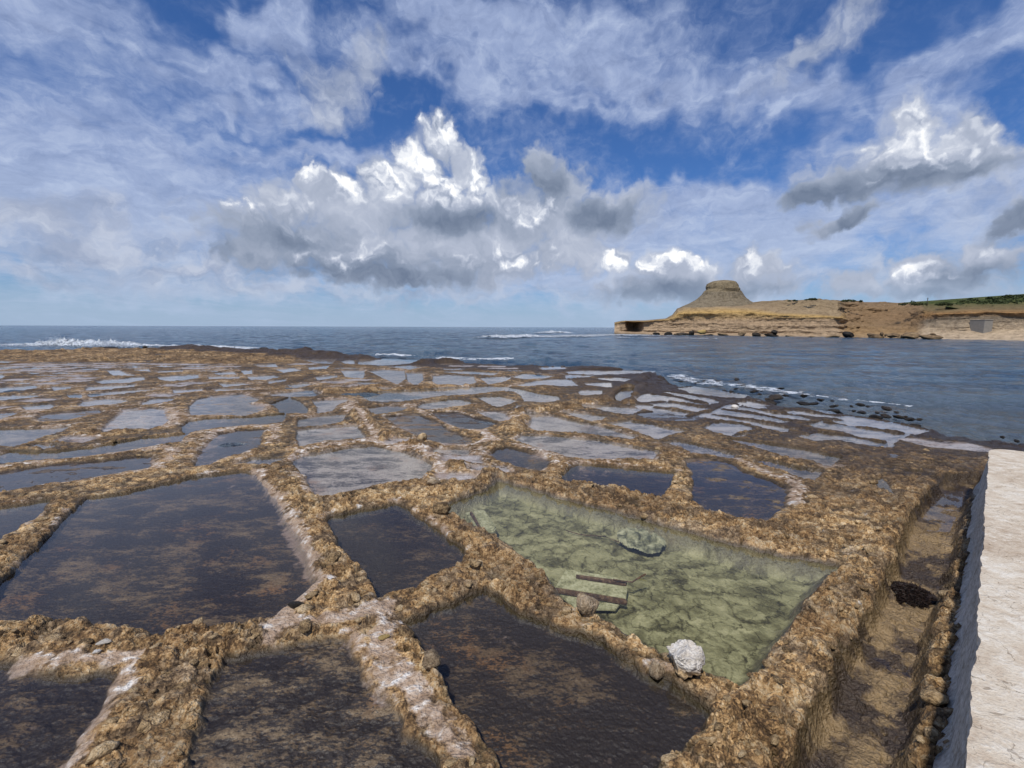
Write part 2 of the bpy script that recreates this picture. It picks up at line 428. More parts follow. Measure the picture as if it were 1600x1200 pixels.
    ('slim grey pan third from the bay edge beside the rough rock flat', .05, .4, [(1260, 683), (1276, 675), (1290, 676), (1340, 685), (1384, 692), (1378, 696), (1360, 694), (1300, 685), (1270, 687)]),
    ('small pan at the foot of the rock spur by the channel', .05, .3, [(910, 613), (914, 610), (934, 610), (934, 615), (914, 616)]),
    ('small pale pan on the back of the rock spur', .04, .3, [(918, 599), (950, 598), (951, 604), (924, 602)]),
    ('wide bright pan left of the rock spur', .05, .3, [(800, 602), (836, 595), (868, 592), (892, 593), (905, 602), (880, 603), (850, 601), (825, 603)]),
    ('small bright pan near the seaward end of the rock spur', .05, .3, [(934, 592), (948, 589), (984, 592), (978, 595), (954, 594)]),
    ('long white strip of water nearest the open sea', .05, .3, [(886, 581), (912, 579), (952, 579), (1020, 580), (1014, 583), (984, 583), (952, 585), (916, 585), (894, 584)]),
    ('short strip of water just inside the seaward white strip', .05, .3, [(888, 586), (924, 587), (914, 589), (888, 590)]),
    ('tapering water channel cut between two rock walls', .12, .6, [(968, 625), (969, 615), (978, 608), (984, 607), (980, 617), (976, 624)]),
]
FAR_PANS = [  # slivers of far pans that nothing tells apart
    [(576, 580), (600, 577), (632, 579), (634, 592), (620, 600), (600, 592)], [(634, 582), (660, 583), (662, 594), (650, 602), (637, 596)],
    [(676, 587), (700, 585), (740, 588), (745, 598), (720, 603), (690, 603), (676, 597)], [(680, 581), (730, 580), (780, 583), (770, 586), (720, 584)],
    [(749, 591), (780, 588), (800, 590), (790, 596), (764, 600)], [(680, 576), (720, 575), (735, 577), (700, 578)], [(796, 589), (820, 584), (850, 586), (870, 588), (850, 591), (820, 592)],
    [(845, 574), (880, 573), (882, 576), (850, 577)], [(560, 562), (600, 561), (650, 563), (655, 567), (600, 571), (560, 569)], [(600, 573), (650, 570), (668, 573), (640, 577)],
    [(472, 563), (490, 560), (526, 561), (518, 568), (492, 567)], [(532, 565), (545, 561), (554, 562), (554, 568), (540, 568)],
    [(394, 570), (430, 568), (434, 573), (408, 573)], [(428, 577), (460, 575), (472, 579), (444, 582)], [(376, 579), (394, 578), (394, 584), (382, 585)],
    [(384, 588), (424, 586), (440, 589), (416, 593), (392, 593)], [(330, 583), (364, 580), (370, 585), (340, 585)], [(326, 588), (374, 588), (374, 591), (326, 592)],
    [(280, 587), (310, 585), (310, 591), (280, 595)], [(492, 589), (526, 586), (528, 590), (496, 594)], [(532, 579), (570, 578), (568, 591), (540, 589)],
    [(446, 602), (480, 598), (490, 602), (460, 606)], [(420, 615), (460, 611), (488, 609), (504, 615), (490, 619), (454, 619), (424, 618)],
    [(418, 595), (448, 592), (446, 596), (420, 599)], [(480, 574), (516, 571), (510, 576), (484, 577)], [(270, 609), (316, 607), (318, 611), (292, 613), (270, 614)],
    [(208, 577), (232, 576), (236, 580), (212, 579)], [(240, 580), (288, 578), (284, 581), (250, 582)], [(166, 579), (186, 578), (196, 583), (220, 587), (176, 586)],
    [(246, 589), (308, 585), (312, 590), (266, 595), (250, 593)], [(148, 596), (164, 593), (224, 589), (226, 594), (200, 598), (160, 599)],
    [(138, 604), (200, 601), (212, 600), (210, 605), (174, 608), (132, 610)], [(80, 604), (110, 603), (112, 607), (84, 610)],
    [(-40, 607), (0, 605), (56, 602), (60, 604), (56, 608), (20, 612), (0, 613), (-40, 615)], [(104, 617), (128, 615), (128, 621), (110, 621)],
    [(134, 616), (176, 611), (244, 608), (238, 611), (200, 615), (142, 620)], [(120, 633), (130, 626), (166, 622), (196, 624), (200, 628), (184, 631), (136, 635)],
    [(222, 628), (240, 623), (274, 622), (270, 627), (240, 631), (220, 632)], [(30, 635), (76, 631), (88, 635), (76, 639), (44, 640)],
    [(-40, 588), (0, 585), (8, 588), (0, 592), (-40, 594)], [(-50, 564), (0, 564), (28, 565), (10, 567), (-50, 568)],
    [(-60, 622), (0, 618), (50, 617), (70, 620), (20, 625), (-60, 630)], [(340, 599), (380, 598), (400, 601), (350, 604)], [(330, 608), (390, 606), (400, 609), (340, 611)],
]
PUDDLES = [('small rain puddle on the rough rock flat', [(1358, 745), (1380, 745), (1394, 760), (1400, 772), (1385, 765), (1365, 752)]),
           ('tiny puddle at the top of the rough rock flat', [(1392, 708), (1402, 708), (1400, 714), (1393, 714)])]
CHANNEL = [(1478, 757), (1532, 756), (1514, 790), (1500, 826), (1488, 880), (1478, 930), (1462, 975), (1440, 1056), (1425, 1155), (1415, 1230), (1402, 1330),
           (1190, 1330), (1226, 1230), (1253, 1146), (1293, 1056), (1345, 975), (1379, 912), (1410, 849), (1424, 800)]

SALT = [  # salt crusts: line, reach in metres, strength
    ([(400, 738), (436, 785), (463, 830), (490, 890), (500, 915), (470, 940), (440, 958)], .13, .9),
    ([(425, 1006), (440, 985), (520, 975), (600, 960), (614, 985), (590, 1010), (600, 1040), (640, 1090), (690, 1150), (720, 1180)], .11, 1.0),
    ([(540, 1000), (566, 1020), (590, 1060), (620, 1105)], .10, .7),
    ([(40, 1048), (150, 1036), (215, 1035), (198, 1070), (164, 1115), (120, 1200)], .09, .9), ([(470, 935), (440, 975), (415, 990)], .08, 1.0),
    ([(-20, 736), (80, 723), (150, 714), (250, 702), (272, 704), (262, 722)], .16, .9), ([(325, 690), (340, 674), (380, 669), (432, 666), (424, 695)], .18, .9),
    ([(455, 722), (470, 708), (520, 698), (570, 690), (610, 698), (660, 708), (688, 724), (690, 745)], .16, 1.0), ([(470, 745), (486, 770)], .10, .8),
    ([(560, 645), (575, 670), (590, 688), (560, 692)], .14, .8), ([(672, 690), (700, 697), (738, 697), (770, 690), (752, 676), (700, 664)], .16, 1.0),
    ([(652, 642), (684, 656), (720, 670)], .14, .7), ([(1234, 748), (1250, 764), (1240, 792)], .13, 1.0), ([(1060, 713), (1110, 712), (1150, 720), (1190, 740), (1232, 756)], .12, .8),
    ([(808, 698), (868, 712), (890, 716)], .12, .9), ([(1290, 733), (1305, 730)], .12, 1.0), ([(1262, 680), (1280, 672)], .15, .9),
    ([(30, 640), (70, 648), (0, 660)], .3, .8), ([(195, 650), (180, 645), (100, 646)], .25, .6), ([(268, 640), (275, 655), (262, 668)], .3, .8), ([(395, 632), (418, 636), (408, 645)], .25, .9),
    ([(240, 720), (250, 735), (190, 745), (130, 755)], .12, .8), ([(0, 771), (60, 762)], .1, .8), ([(455, 705), (470, 700), (540, 692)], .12, .7),
    ([(540, 640), (552, 632), (548, 645)], .2, .9), ([(1010, 1043), (1035, 1050), (1060, 1052), (1085, 1035)], .05, .7), ([(700, 1130), (725, 1160)], .06, .7),
    ([(270, 612), (330, 614), (420, 610)], .3, .5), ([(60, 640), (140, 636), (200, 636), (290, 632)], .3, .6), ([(280, 600), (360, 596), (420, 602)], .4, .5)]
RIDGES = [  # walls that stand higher than the rest: line, half width, extra height
    ([(546, 632), (575, 660), (600, 680), (640, 694), (665, 705)], .17, .15), ([(665, 705), (700, 722), (740, 742), (765, 745)], .2, .10),
    ([(1015, 583), (990, 597), (968, 612), (950, 622), (915, 630), (870, 636), (820, 641)], .22, .15), ([(1005, 600), (990, 612), (982, 628)], .18, .12),
    ([(800, 668), (812, 660), (822, 652)], .25, .14), ([(1435, 800), (1340, 900), (1280, 980), (1200, 1080), (1150, 1150)], .12, .05),
    ([(560, 612), (620, 606), (720, 602)], .3, .10), ([(505, 610), (540, 606), (575, 606)], .6, .16), ([(660, 768), (720, 760), (770, 745)], .14, .05),
    ([(150, 680), (230, 668), (300, 655)], .16, .07), ([(40, 700), (100, 685), (180, 660)], .2, .07)]
COAST_A = [(-1000, 547), (-300, 545), (0, 541), (60, 543), (130, 545), (200, 542), (250, 543), (300, 544), (350, 547), (400, 549), (440, 551), (520, 556), (600, 561), (660, 566), (740, 568), (780, 571), (860, 573), (900, 574), (960, 576), (1020, 580), (1035, 583)]
COAST_B = [(1040, 594), (1058, 606), (1100, 613), (1160, 622), (1232, 641), (1300, 653), (1352, 660), (1420, 672), (1452, 676), (1490, 688), (1530, 695), (1600, 703), (1750, 722), (2200, 790)]
WALLS = [  # thin lumpy walls between the far pans
    [(1050, 681), (1110, 693), (1190, 711), (1240, 725), (1282, 730)], [(1040, 664), (1060, 667), (1108, 678), (1160, 683), (1208, 689), (1280, 703), (1330, 714)],
    [(1150, 678), (1160, 675), (1188, 669), (1206, 671), (1250, 683)], [(1262, 685), (1270, 687), (1320, 693), (1360, 704)], [(1278, 671), (1310, 676), (1346, 682), (1380, 688)],
    [(1290, 658), (1300, 659), (1340, 665), (1410, 675)], [(1226, 653), (1260, 659), (1284, 654), (1312, 654)], [(1160, 634), (1220, 644), (1280, 651), (1305, 652)],
    [(1132, 638), (1180, 644), (1228, 654)], [(1118, 646), (1166, 653), (1204, 660), (1244, 669)], [(1112, 655), (1160, 660), (1186, 667)],
    [(1170, 623), (1204, 630), (1224, 638), (1256, 640), (1306, 647)], [(1110, 620), (1150, 621), (1174, 623)],
    [(990, 614), (1012, 611), (1050, 605), (1080, 615), (1106, 619), (1134, 626), (1164, 625)], [(1020, 614), (1060, 619), (1104, 629)], [(1046, 626), (1080, 631), (1112, 637)],
    [(988, 630), (1020, 628), (1046, 628)], [(1026, 635), (1060, 639), (1082, 643)], [(1076, 648), (1110, 639), (1136, 629)], [(900, 638), (936, 644), (972, 648)],
    [(862, 645), (914, 659), (932, 661), (980, 653), (1002, 649)], [(990, 655), (1030, 663), (1070, 669), (1092, 667), (1108, 659), (1128, 656)], [(950, 665), (980, 673), (1016, 682)],
    [(830, 673), (900, 678), (952, 686), (988, 693), (1034, 702)], [(575, 612), (640, 608), (700, 604), (792, 599), (836, 592)], [(610, 628), (688, 621), (730, 618), (752, 628), (780, 640)],
    [(798, 604), (840, 611), (884, 616)], [(738, 617), (775, 615), (812, 618)], [(724, 575), (792, 578)], [(794, 570), (840, 571), (884, 572)], [(816, 577), (850, 579), (884, 582)],
    [(904, 577), (950, 576), (1000, 576)], [(838, 581), (916, 585), (980, 585), (1022, 583)], [(892, 591), (924, 589), (956, 588)], [(1236, 672), (1262, 676), (1276, 672)],
    [(1180, 668), (1210, 675), (1240, 676)], [(1196, 633), (1205, 636), (1222, 640)]]

# ---------------------------------------------------------------- noise on arrays
def _hash(ix, iy, s):
    h = (ix.astype(np.int64) * 374761393 + iy.astype(np.int64) * 668265263 + s * 2147483647) & 0xFFFFFFFF
    h = ((h ^ (h >> 13)) * 1274126177) & 0xFFFFFFFF
    h = ((h ^ (h >> 16)) * 2246822519) & 0xFFFFFFFF
    return ((h ^ (h >> 15)) & 0xFFFFFF) / float(0xFFFFFF)


def vnoise(x, y, s=0):
    ix, iy = np.floor(x), np.floor(y)
    fx, fy = x - ix, y - iy
    fx = fx * fx * fx * (fx * (fx * 6 - 15) + 10)
    fy = fy * fy * fy * (fy * (fy * 6 - 15) + 10)
    a, b = _hash(ix, iy, s), _hash(ix + 1, iy, s)
    c, d = _hash(ix, iy + 1, s), _hash(ix + 1, iy + 1, s)
    return (a + (b - a) * fx) * (1 - fy) + (c + (d - c) * fx) * fy


def fbm(x, y, n=4, s=0, rough=.5):
    t, a, q = 0.0, 1.0, 0.0
    for i in range(n):
        t = t + a * vnoise(x * 2 ** i * (1 + .03 * i) + 17.3 * i, y * 2 ** i - 9.1 * i, s + i)
        q += a
        a *= rough
    return t / q - 0.5


def worley(x, y, s=0):
    """distance to the closest and second closest scattered point, and a value of the closest"""
    ix, iy = np.floor(x), np.floor(y)
    f1 = np.full(x.shape, 9.0); f2 = f1.copy(); val = np.zeros(x.shape)
    for j in (-1, 0, 1):
        for i in (-1, 0, 1):
            cx, cy = ix + i, iy + j
            dx = cx + _hash(cx, cy, s + 11) - x
            dy = cy + _hash(cx, cy, s + 23) - y
            d = dx * dx + dy * dy
            near = d < f1
            f2 = np.where(near, f1, np.minimum(f2, d))
            val = np.where(near, _hash(cx, cy, s + 37), val)
            f1 = np.where(near, d, f1)
    return np.sqrt(f1), np.sqrt(f2), val


def sstep(a, b, x):
    t = np.clip((x - a) / (b - a), 0, 1)
    return t * t * (3 - 2 * t)


def seg_dist(x, y, pts, closed):
    d = np.full(x.shape, 1e9)
    n = len(pts)
    for i in range(n if closed else n - 1):
        ax, ay = pts[i][:2]
        bx, by = pts[(i + 1) % n][:2]
        ex, ey = bx - ax, by - ay
        t = np.clip(((x - ax) * ex + (y - ay) * ey) / (ex * ex + ey * ey + 1e-12), 0, 1)
        d = np.minimum(d, (x - ax - t * ex) ** 2 + (y - ay - t * ey) ** 2)
    return np.sqrt(d)


def inside(x, y, pts):
    r = np.zeros(x.shape, bool)
    n = len(pts)
    for i in range(n):
        ax, ay = pts[i][:2]
        bx, by = pts[(i + 1) % n][:2]
        if ay == by:
            continue
        r ^= ((ay > y) != (by > y)) & (x < (bx - ax) * (y - ay) / (by - ay) + ax)
    return r


def sdf(x, y, pts):
    d = seg_dist(x, y, pts, True)
    return np.where(inside(x, y, pts), -d, d)


def to_ground(poly, z):
    return [tuple(ground(px, py, z)[:2]) for px, py in poly]


def pan_outline(poly):
    """the water line; the near side of a pan is seen over the crest of its wall"""
    ys = [p[1] for p in poly]
    mid, top = (max(ys) + min(ys)) / 2, max(ys)
    out = []
    for px, py in poly:
        k = min(max((py - mid) / max(top - mid, .1), 0), 1)
        out.append(tuple(ground(px, py, ZW + k * (.05 if py > 760 else (.055 if py > 690 else .038) if px < 930 else .026))[:2]))
    return out


pan_polys = [(pan_outline(p[3]), p[1], p[2]) for p in PANS] + [(pan_outline(p), .05, .36) for p in FAR_PANS]


def fill_pans():
    """the small pans between the surveyed ones: a skewed net of plots, larger with distance as surveyed"""
    rs = np.random.RandomState(77)
    plots = []
    D = 6.2
    while D < 41:
        dy = .20 + .040 * D
        dx = .35 + .060 * D
        xs = np.arange(-1.25 * D - 2, min(.95 * D, 10.5), dx)
        for x0 in xs + rs.uniform(0, dx):
            sk = -.10 * x0 if x0 < 2 else -.42 * (x0 - 2) - .2
            c = np.array([[0, 0], [dx, -.10 * dx if x0 < 2 else -.40 * dx], [dx * 1.02, dy - .1 * dx if x0 < 2 else dy - .40 * dx], [0, dy]])
            c = c + np.array([x0, D + sk]) + rs.uniform(-.13, .13, (4, 2)) * [dx, dy]
            m = c.mean(0)
            plots.append(m + (c - m) * (1 - .16 * rs.uniform(.8, 1.5)))
        D += dy
    keep = []
    for q in plots:
        if q[:, 1].max() > 40.5 or q[:, 1].min() < 5.5:
            continue
        t = np.concatenate([q + (np.roll(q, -1, 0) - q) * f for f in (0, .25, .5, .75)] + [q.mean(0)[None]])
        ok = True
        gap = .03 + .004 * q[0, 1]
        for poly, _, _ in pan_polys:
            pp = np.array(poly)
            if pp[:, 0].max() < q[:, 0].min() - .5 or pp[:, 0].min() > q[:, 0].max() + .5 or pp[:, 1].max() < q[:, 1].min() - .5 or pp[:, 1].min() > q[:, 1].max() + .5:
                continue
            if sdf(t[:, 0], t[:, 1], poly).min() < gap or inside(pp[:, 0], pp[:, 1], [tuple(v) for v in q]).any():
                ok = False
                break
        if ok and (inside(t[:, 0], t[:, 1], coast).all() and seg_dist(t[:, 0], t[:, 1], coast, True).min() > .5):
            # keep off the rough flat beside the channel and the bare outer reef on the left
            cx, cy = q.mean(0)
            flat = cx > 3.3 and cy < 9.2 - .1 * cx
            reef = cx < -6 and cy > 27
            spur = seg_dist(np.array([cx]), np.array([cy]), SPUR, False)[0] < .8
            if not (flat or reef or spur):
                keep.append([tuple(v) for v in q])
    return keep


coast = to_ground(COAST_A, .26) + to_ground(COAST_B, .10) + [(30, -6), (-130, -6)]
SPUR = to_ground([(1015, 583), (990, 597), (968, 612), (950, 622)], ZW)
FILL = fill_pans()
frs = np.random.RandomState(5)
FILL_DRY = [frs.uniform() < (.62 if q[0][0] < 0 else .25) for q in FILL]
N_TRACED = len(pan_polys)
pan_polys += [(q, -.012 if dry else .04, .3 if dry else .42) for q, dry in zip(FILL, FILL_DRY)]
print('fill pans', len(FILL), sum(FILL_DRY))
puddle_polys = [to_ground(p, ZW + .05) for _, p in PUDDLES]
CH_Z = ZW - .13
channel_poly = to_ground(CHANNEL[:10], CH_Z) + to_ground(CHANNEL[10:], ZW + .05)
salt_lines = [(to_ground(l, ZW), w, k) for l, w, k in SALT]
wall_lines = [to_ground(l, ZW + .03) for l in WALLS]
ridge_lines = [(to_ground(l, ZW + .05), w, k) for l, w, k in RIDGES]
coast = to_ground(COAST_A, .26) + to_ground(COAST_B, .10) + [(30, -6), (-130, -6)]
SPUR = to_ground([(1015, 583), (990, 597), (968, 612), (950, 622)], ZW)


def bay_grow(c):
    """the pans by the bay run almost into one another"""
    return .15 if c[0] > 2.2 and c[1] > 8.3 and c[1] < 26 else 0.0


def terrain(x, y):
    """height of the rock terrace and what covers it, for arrays of places"""
    n = x.size
    r = np.hypot(x, y)
    wob = (1 - .35 * sstep(6, 10, r)) * (1 - .5 * sstep(1.5, 3, x) * sstep(7, 9, y))
    wx = x + .045 * fbm(x * 5, y * 5, 3, 1) * 2 * wob + .008 * fbm(x * 22, y * 22, 2, 5) * 2
    wy = y + .045 * fbm(x * 5 + 40, y * 5, 3, 2) * 2 * wob + .008 * fbm(x * 22 + 9, y * 22, 2, 6) * 2
    sd = np.full(n, 1.5); depth = np.full(n, .05); dark = np.full(n, .4); green = np.zeros(n)
    for k, (poly, dep, dk) in enumerate(pan_polys):
        q = np.array(poly)
        m = np.nonzero((x > q[:, 0].min() - 1.5) & (x < q[:, 0].max() + 1.5) & (y > q[:, 1].min() - 1.5) & (y < q[:, 1].max() + 1.5))[0]
        if not m.size:
            continue
        d = sdf(wx[m], wy[m], poly) - bay_grow(np.array(poly).mean(0))
        b = d < sd[m]
        mm = m[b]
        sd[mm] = d[b]; depth[mm] = dep; dark[mm] = dk; green[mm] = 1.0 if k == 0 else 0.0
        
    # lumps of the walls: big knobs, fist-sized stones, pits
    qx = wx + .10 * fbm(x * 4.5 + 7, y * 4.5, 4, 13) * 2
    qy = wy + .10 * fbm(x * 4.5, y * 4.5 + 31, 4, 14) * 2
    f1, f2, v1 = worley(qx * 4.6, qy * 6.0, 3)
    g1, g2, v2 = worley(qx * 11 + 3, qy * 13, 9)
    e1, e2, v3 = worley(wx * 30, wy * 30 + 5, 15)
    k1 = sstep(.0, .5, f2 - f1); k2 = sstep(0, .5, g2 - g1); k3 = sstep(0, .45, e2 - e1)
    soft = sstep(-.12, .12, fbm(x * 1.7 + 9, y * 1.7, 3, 17))     # knobbly here, eroded there
    lump = .050 * k1 * (.35 + .65 * v1) + .030 * k2 * (.2 + .8 * v2) * (.12 + .88 * soft) + .010 * k3 * v3 * soft
    big = fbm(x * 1.3, y * 1.3, 4, 21)
    mid = fbm(x * 6, y * 8, 5, 27, .62)
    fine = fbm(x * 24, y * 24, 3, 31, .55)
    ca, sa = cos(.45), sin(.45)
    ux, uy = x * ca - y * sa, x * sa + y * ca
    cw = .05 * fbm(x * 7, y * 7, 3, 141) * 2
    cre = sstep(.055, .0, np.abs(fbm(ux * 4.2 + cw * 4, uy * 9 + cw * 9, 3, 143, .55)))
    far_a = 1 - .60 * sstep(4.5, 11, r)
    far_a = far_a * (1 - .15 * sstep(2.0, 3.5, x) * sstep(8, 10.5, y))
    pits = sstep(.13, .30, fbm(x * 17 + 5, y * 17, 3, 41, .6))
    out = sstep(.15, 1.0, sd)                                # away from pans: rough rock flat
    rug = np.abs(fbm(ux * 2.2, uy * 6.5, 5, 51, .58)) * 2
    rock = ZW + far_a * (.030 + lump + .05 * big + .050 * mid + .018 * fine * (.3 + .7 * soft) - .032 * pits * (.3 + .7 * soft) - .034 * cre * (.35 + .65 * soft))
    rock = rock + out * (.05 - .17 * rug + .05 * big) * (.45 + .55 * far_a)
    rock = rock + np.where(r > 24, (.06 + .55 * fbm(x * .5, y * .9, 5, 57, .6)) * sstep(24, 34, r) * sstep(.3, 1.4, sd), 0)
    for line, w, hgt in ridge_lines:
        q = np.array(line)
        m = np.nonzero((x > q[:, 0].min() - 1.2) & (x < q[:, 0].max() + 1.2) & (y > q[:, 1].min() - 1.2) & (y < q[:, 1].max() + 1.2))[0]
        if m.size:
            d = seg_dist(wx[m], wy[m], line, False)
            rock[m] += .85 * hgt * np.sqrt(np.clip(1 - (d / (w * 1.25)) ** 2, 0, 1))
    # floors
    salt = np.zeros(n)
    for line, w, k in salt_lines:
        q = np.array(line)
        m = np.nonzero((x > q[:, 0].min() - 1) & (x < q[:, 0].max() + 1) & (y > q[:, 1].min() - 1) & (y < q[:, 1].max() + 1))[0]
        if m.size:
            d = seg_dist(wx[m], wy[m], line, False) + .35 * w * fbm(x[m] * 14, y[m] * 14, 3, 61) * 2
            salt[m] = np.maximum(salt[m], k * sstep(w * 1.25, w * .15, d + .5 * w * fbm(x[m] * 4, y[m] * 4, 4, 63) * 2))
    mott = fbm(x * 2.4, y * 4.6, 7, 71, .66)
    rough_floor = np.where(depth < .016, .022, .008)
    floor = ZW - depth + rough_floor * mott * 3 + .004 * fbm(x * 40, y * 40, 2, 75) * 2
    gf1, gf2, gv = worley(x * 3.1, y * 3.6, 81)
    floor = np.where(green > .5, ZW - depth + .05 * fbm(x * 1.2, y * 1.2, 3, 83) + .012 * sstep(0, .8, gf2 - gf1) * gv + .005 * fbm(x * 14, y * 20, 3, 85) * 2, floor)
    crust = sstep(.0, -.01, depth) * sstep(.10, -.05, sd) * .50          # plots that have dried out
    salt = np.maximum(salt, crust)
    msk = .62 * sstep(-.02, .16, fbm(x * .8, y * .8, 4, 151)) * sstep(5.5, 8, y) * sstep(4.5, 2.0, x - .04 * y) * sstep(.5, .05, np.abs(sd))
    rimline = .62 * sstep(.075, .02, np.abs(sd - .035)) * sstep(-.10, .12, fbm(x * 1.6 + 5, y * 1.6, 4, 153)) * sstep(3.5, 1.5, x - .05 * y) * sstep(2.5, 5, y)
    salt = np.maximum(salt, np.maximum(msk, rimline) * (green < .5))
    # wall faces: steep, gentler where salt has built up
    width = .018 + .08 * salt + np.where(green > .5, .11, 0) + .03 * np.clip(fbm(x * 3 + 1, y * 3, 3, 19) * 2 + .2, 0, 1)
    t = sstep(-width, width * .5, sd)
    rim_round = sstep(-.01, .07, sd)
    rim_h = ZW + .012 + (rock - ZW) * (.62 + .38 * rim_round)
    smooth_salt = ZW + .010 + .16 * np.clip(sd + .04, 0, .25) + .018 * fbm(x * 5, y * 5, 5, 91) * 2
    rim_h = rim_h + (np.minimum(smooth_salt + .02, rim_h + .03) - rim_h) * np.clip(salt * 1.15, 0, .85)
    z = floor + (rim_h - floor) * t
    # thin walls left standing between the far pans
    for line in wall_lines:
        q = np.array(line)
        m = np.nonzero((x > q[:, 0].min() - .6) & (x < q[:, 0].max() + .6) & (y > q[:, 1].min() - .8) & (y < q[:, 1].max() + .8))[0]
        if m.size:
            jx = x[m] + .05 * fbm(x[m] * 3, y[m] * 3, 3, 161) * 2
            jy = y[m] + .05 * fbm(x[m] * 3 + 8, y[m] * 3, 3, 163) * 2
            hw = .025 + .0055 * y[m]
            c = np.sqrt(np.clip(1 - (seg_dist(jx, jy, line, False) / hw) ** 2, 0, 1))
            top = ZW - .02 + (.042 + .04 * fbm(x[m] * 2.5, y[m] * 2.5, 4, 165) * 2 + .45 * lump[m]) * c
            up = (c > 0) & (top > z[m])
            z[m] = np.where(up, top, z[m])
            t[m] = np.maximum(t[m], sstep(.1, .45, c))
            salt[m] = salt[m] * (1 - sstep(.1, .45, c))
    # channel beside the platform
    m = np.nonzero((y < 9) & (x > 1) & (x < 9))[0]
    chan = np.zeros(n)
    if m.size:
        d = sdf(wx[m], wy[m], channel_poly)
        c = sstep(.05, -.06, d)
        cz = CH_Z + .045 * fbm(x[m] * 3, y[m] * 3, 6, 101, .6) * 2 + .03 * k1[m] * v1[m] + .02 * k2[m] * v2[m] * soft[m] - .02 * cre[m]
        z[m] = z[m] + (cz - z[m]) * c
        chan[m] = c
    for poly in puddle_polys:
        q = np.array(poly)
        m = np.nonzero((x > q[:, 0].min() - .5) & (x < q[:, 0].max() + .5) & (y > q[:, 1].min() - .5) & (y < q[:, 1].max() + .5))[0]
        if m.size:
            d = sdf(wx[m], wy[m], poly)
            c = sstep(.06, -.05, d)
            z[m] = z[m] + (ZW + .01 - z[m]) * c
    # the edge of the terrace
    m = np.nonzero((y > 5) & ((y > 16) | (x > 2)))[0]
    dc = np.full(n, 9.0)
    if m.size:
        d = seg_dist(x[m], y[m], coast, True)
        ins = inside(x[m], y[m], coast)
        d = np.where(ins, d, -d) + np.where(y[m] > 24, 1.1, .35) * fbm(x[m] * .8, y[m] * .8, 4, 111) + .55 * fbm(x[m] * 3, y[m] * 3, 4, 113)
        dc[m] = d
        far = (y[m] > 24) & (x[m] < 12)
        keep = np.clip(1 - sd[m] / .1, 0, 1) * (d > -.2)     # a pan stays whole up to the edge
        edge = np.maximum(sstep(-.9, .35, d), keep)
        bump = np.where(far, np.where(x[m] < -3, .34, .09), .08) * np.exp(-((d - 1.0) / .8) ** 2) * (.25 + 1.5 * np.clip(fbm(x[m] * .45, y[m] * .45, 3, 115) + .25, 0, 1)) * sstep(.1, .6, sd[m])
        z[m] = -.75 + (z[m] + bump + .75) * edge
        low = sstep(2.6, .2, d) * (~far) * sstep(.0, .3, sd[m])
        z[m] -= .10 * low
    dsp = seg_dist(x, y, SPUR, False)
    reach = np.where(y > 26, 5.6, 5.5) * np.where(x > 6.5, .55, 1)
    wide = .56 * sstep(11, 3, dc + 2.5 * fbm(x * .7 + 3, y * .7, 4, 125)) * (x > 1.5) * (x < 9) * (y < 30)
    shore = np.maximum(wide, sstep(reach, reach * .25, dc + 2.2 * fbm(x * .9, y * .9, 4, 121)))
    hid = np.clip(np.where(sd > 0, 0, 1) * .0 + (1 - t), 0, 1)
    cav_shade = (1 - k1) * .40 + ((1 - k2) * .50 + pits * .5 + cre * .7) * (.25 + .75 * soft) + out * sstep(.22, .55, rug) * .8  # painted occlusion for gaps between lumps, pits, creases and hollows
    return z, hid, salt, green * (1 - t), shore, dark, cav_shade, chan, mott


# ---------------------------------------------------------------- small builders
def link(o, parent=None):
    COL.objects.link(o)
    if parent is not None:
        o.parent = parent
    return o


def tag(o, label=None, cat=None, group=None, kind=None):
    for k, v in (('label', label), ('category', cat), ('group', group), ('kind', kind)):
        if v:
            o[k] = v
    return o


def mesh_np(name, verts, faces, mat=None, smooth=True):
    """mesh from arrays; faces is (n, 3) or (n, 4)"""
    me = bpy.data.meshes.new(name)
    v = np.asarray(verts, np.float32); f = np.asarray(faces, np.int32)
    k = f.shape[1]
    me.vertices.add(len(v)); me.vertices.foreach_set('co', v.ravel())
    me.loops.add(f.size); me.loops.foreach_set('vertex_index', f.ravel())
    me.polygons.add(len(f)); me.polygons.foreach_set('loop_start', np.arange(0, f.size, k, dtype=np.int32))
    me.polygons.foreach_set('use_smooth', np.full(len(f), smooth))
    me.update(calc_edges=True)
    if mat:
        me.materials.append(mat)
    return me


def grid_faces(nr, nc):
    i = np.arange(nr - 1)[:, None] * nc + np.arange(nc - 1)[None, :]
    return np.stack([i, i + 1, i + nc + 1, i + nc], -1).reshape(-1, 4)


def col_attr(me, name, *chans):
    a = me.attributes.new(name, 'FLOAT_COLOR', 'POINT')
    n = len(me.vertices)
    c = np.zeros((n, 4), np.float32)
    for i, ch in enumerate(chans):
        c[:, i] = ch
    a.data.foreach_set('color', c.ravel())


def obj(name, me, parent=None):
    return link(bpy.data.objects.new(name, me), parent)


def bm_obj(name, bm, mat, parent=None, smooth=True):
    me = bpy.data.meshes.new(name)
    bm.normal_update()
    bm.to_mesh(me); bm.free()
    me.materials.append(mat)
    me.polygons.foreach_set('use_smooth', [smooth] * len(me.polygons))
    return obj(name, me, parent)


def new_mat(name):
    m = bpy.data.materials.new(name)
    m.use_nodes = True
    m.node_tree.nodes.clear()
    g = G(m.node_tree)
    g.out = g.n('ShaderNodeOutputMaterial')
    return m, g


def principled(g, color, rough=.8, normal=None, spec=.35):
    b = g.n('ShaderNodeBsdfPrincipled')
    g.put(b, 'Base Color', color); g.put(b, 'Roughness', rough); g.put(b, 'Normal', normal)
    b.inputs['Specular IOR Level'].default_value = spec
    return b


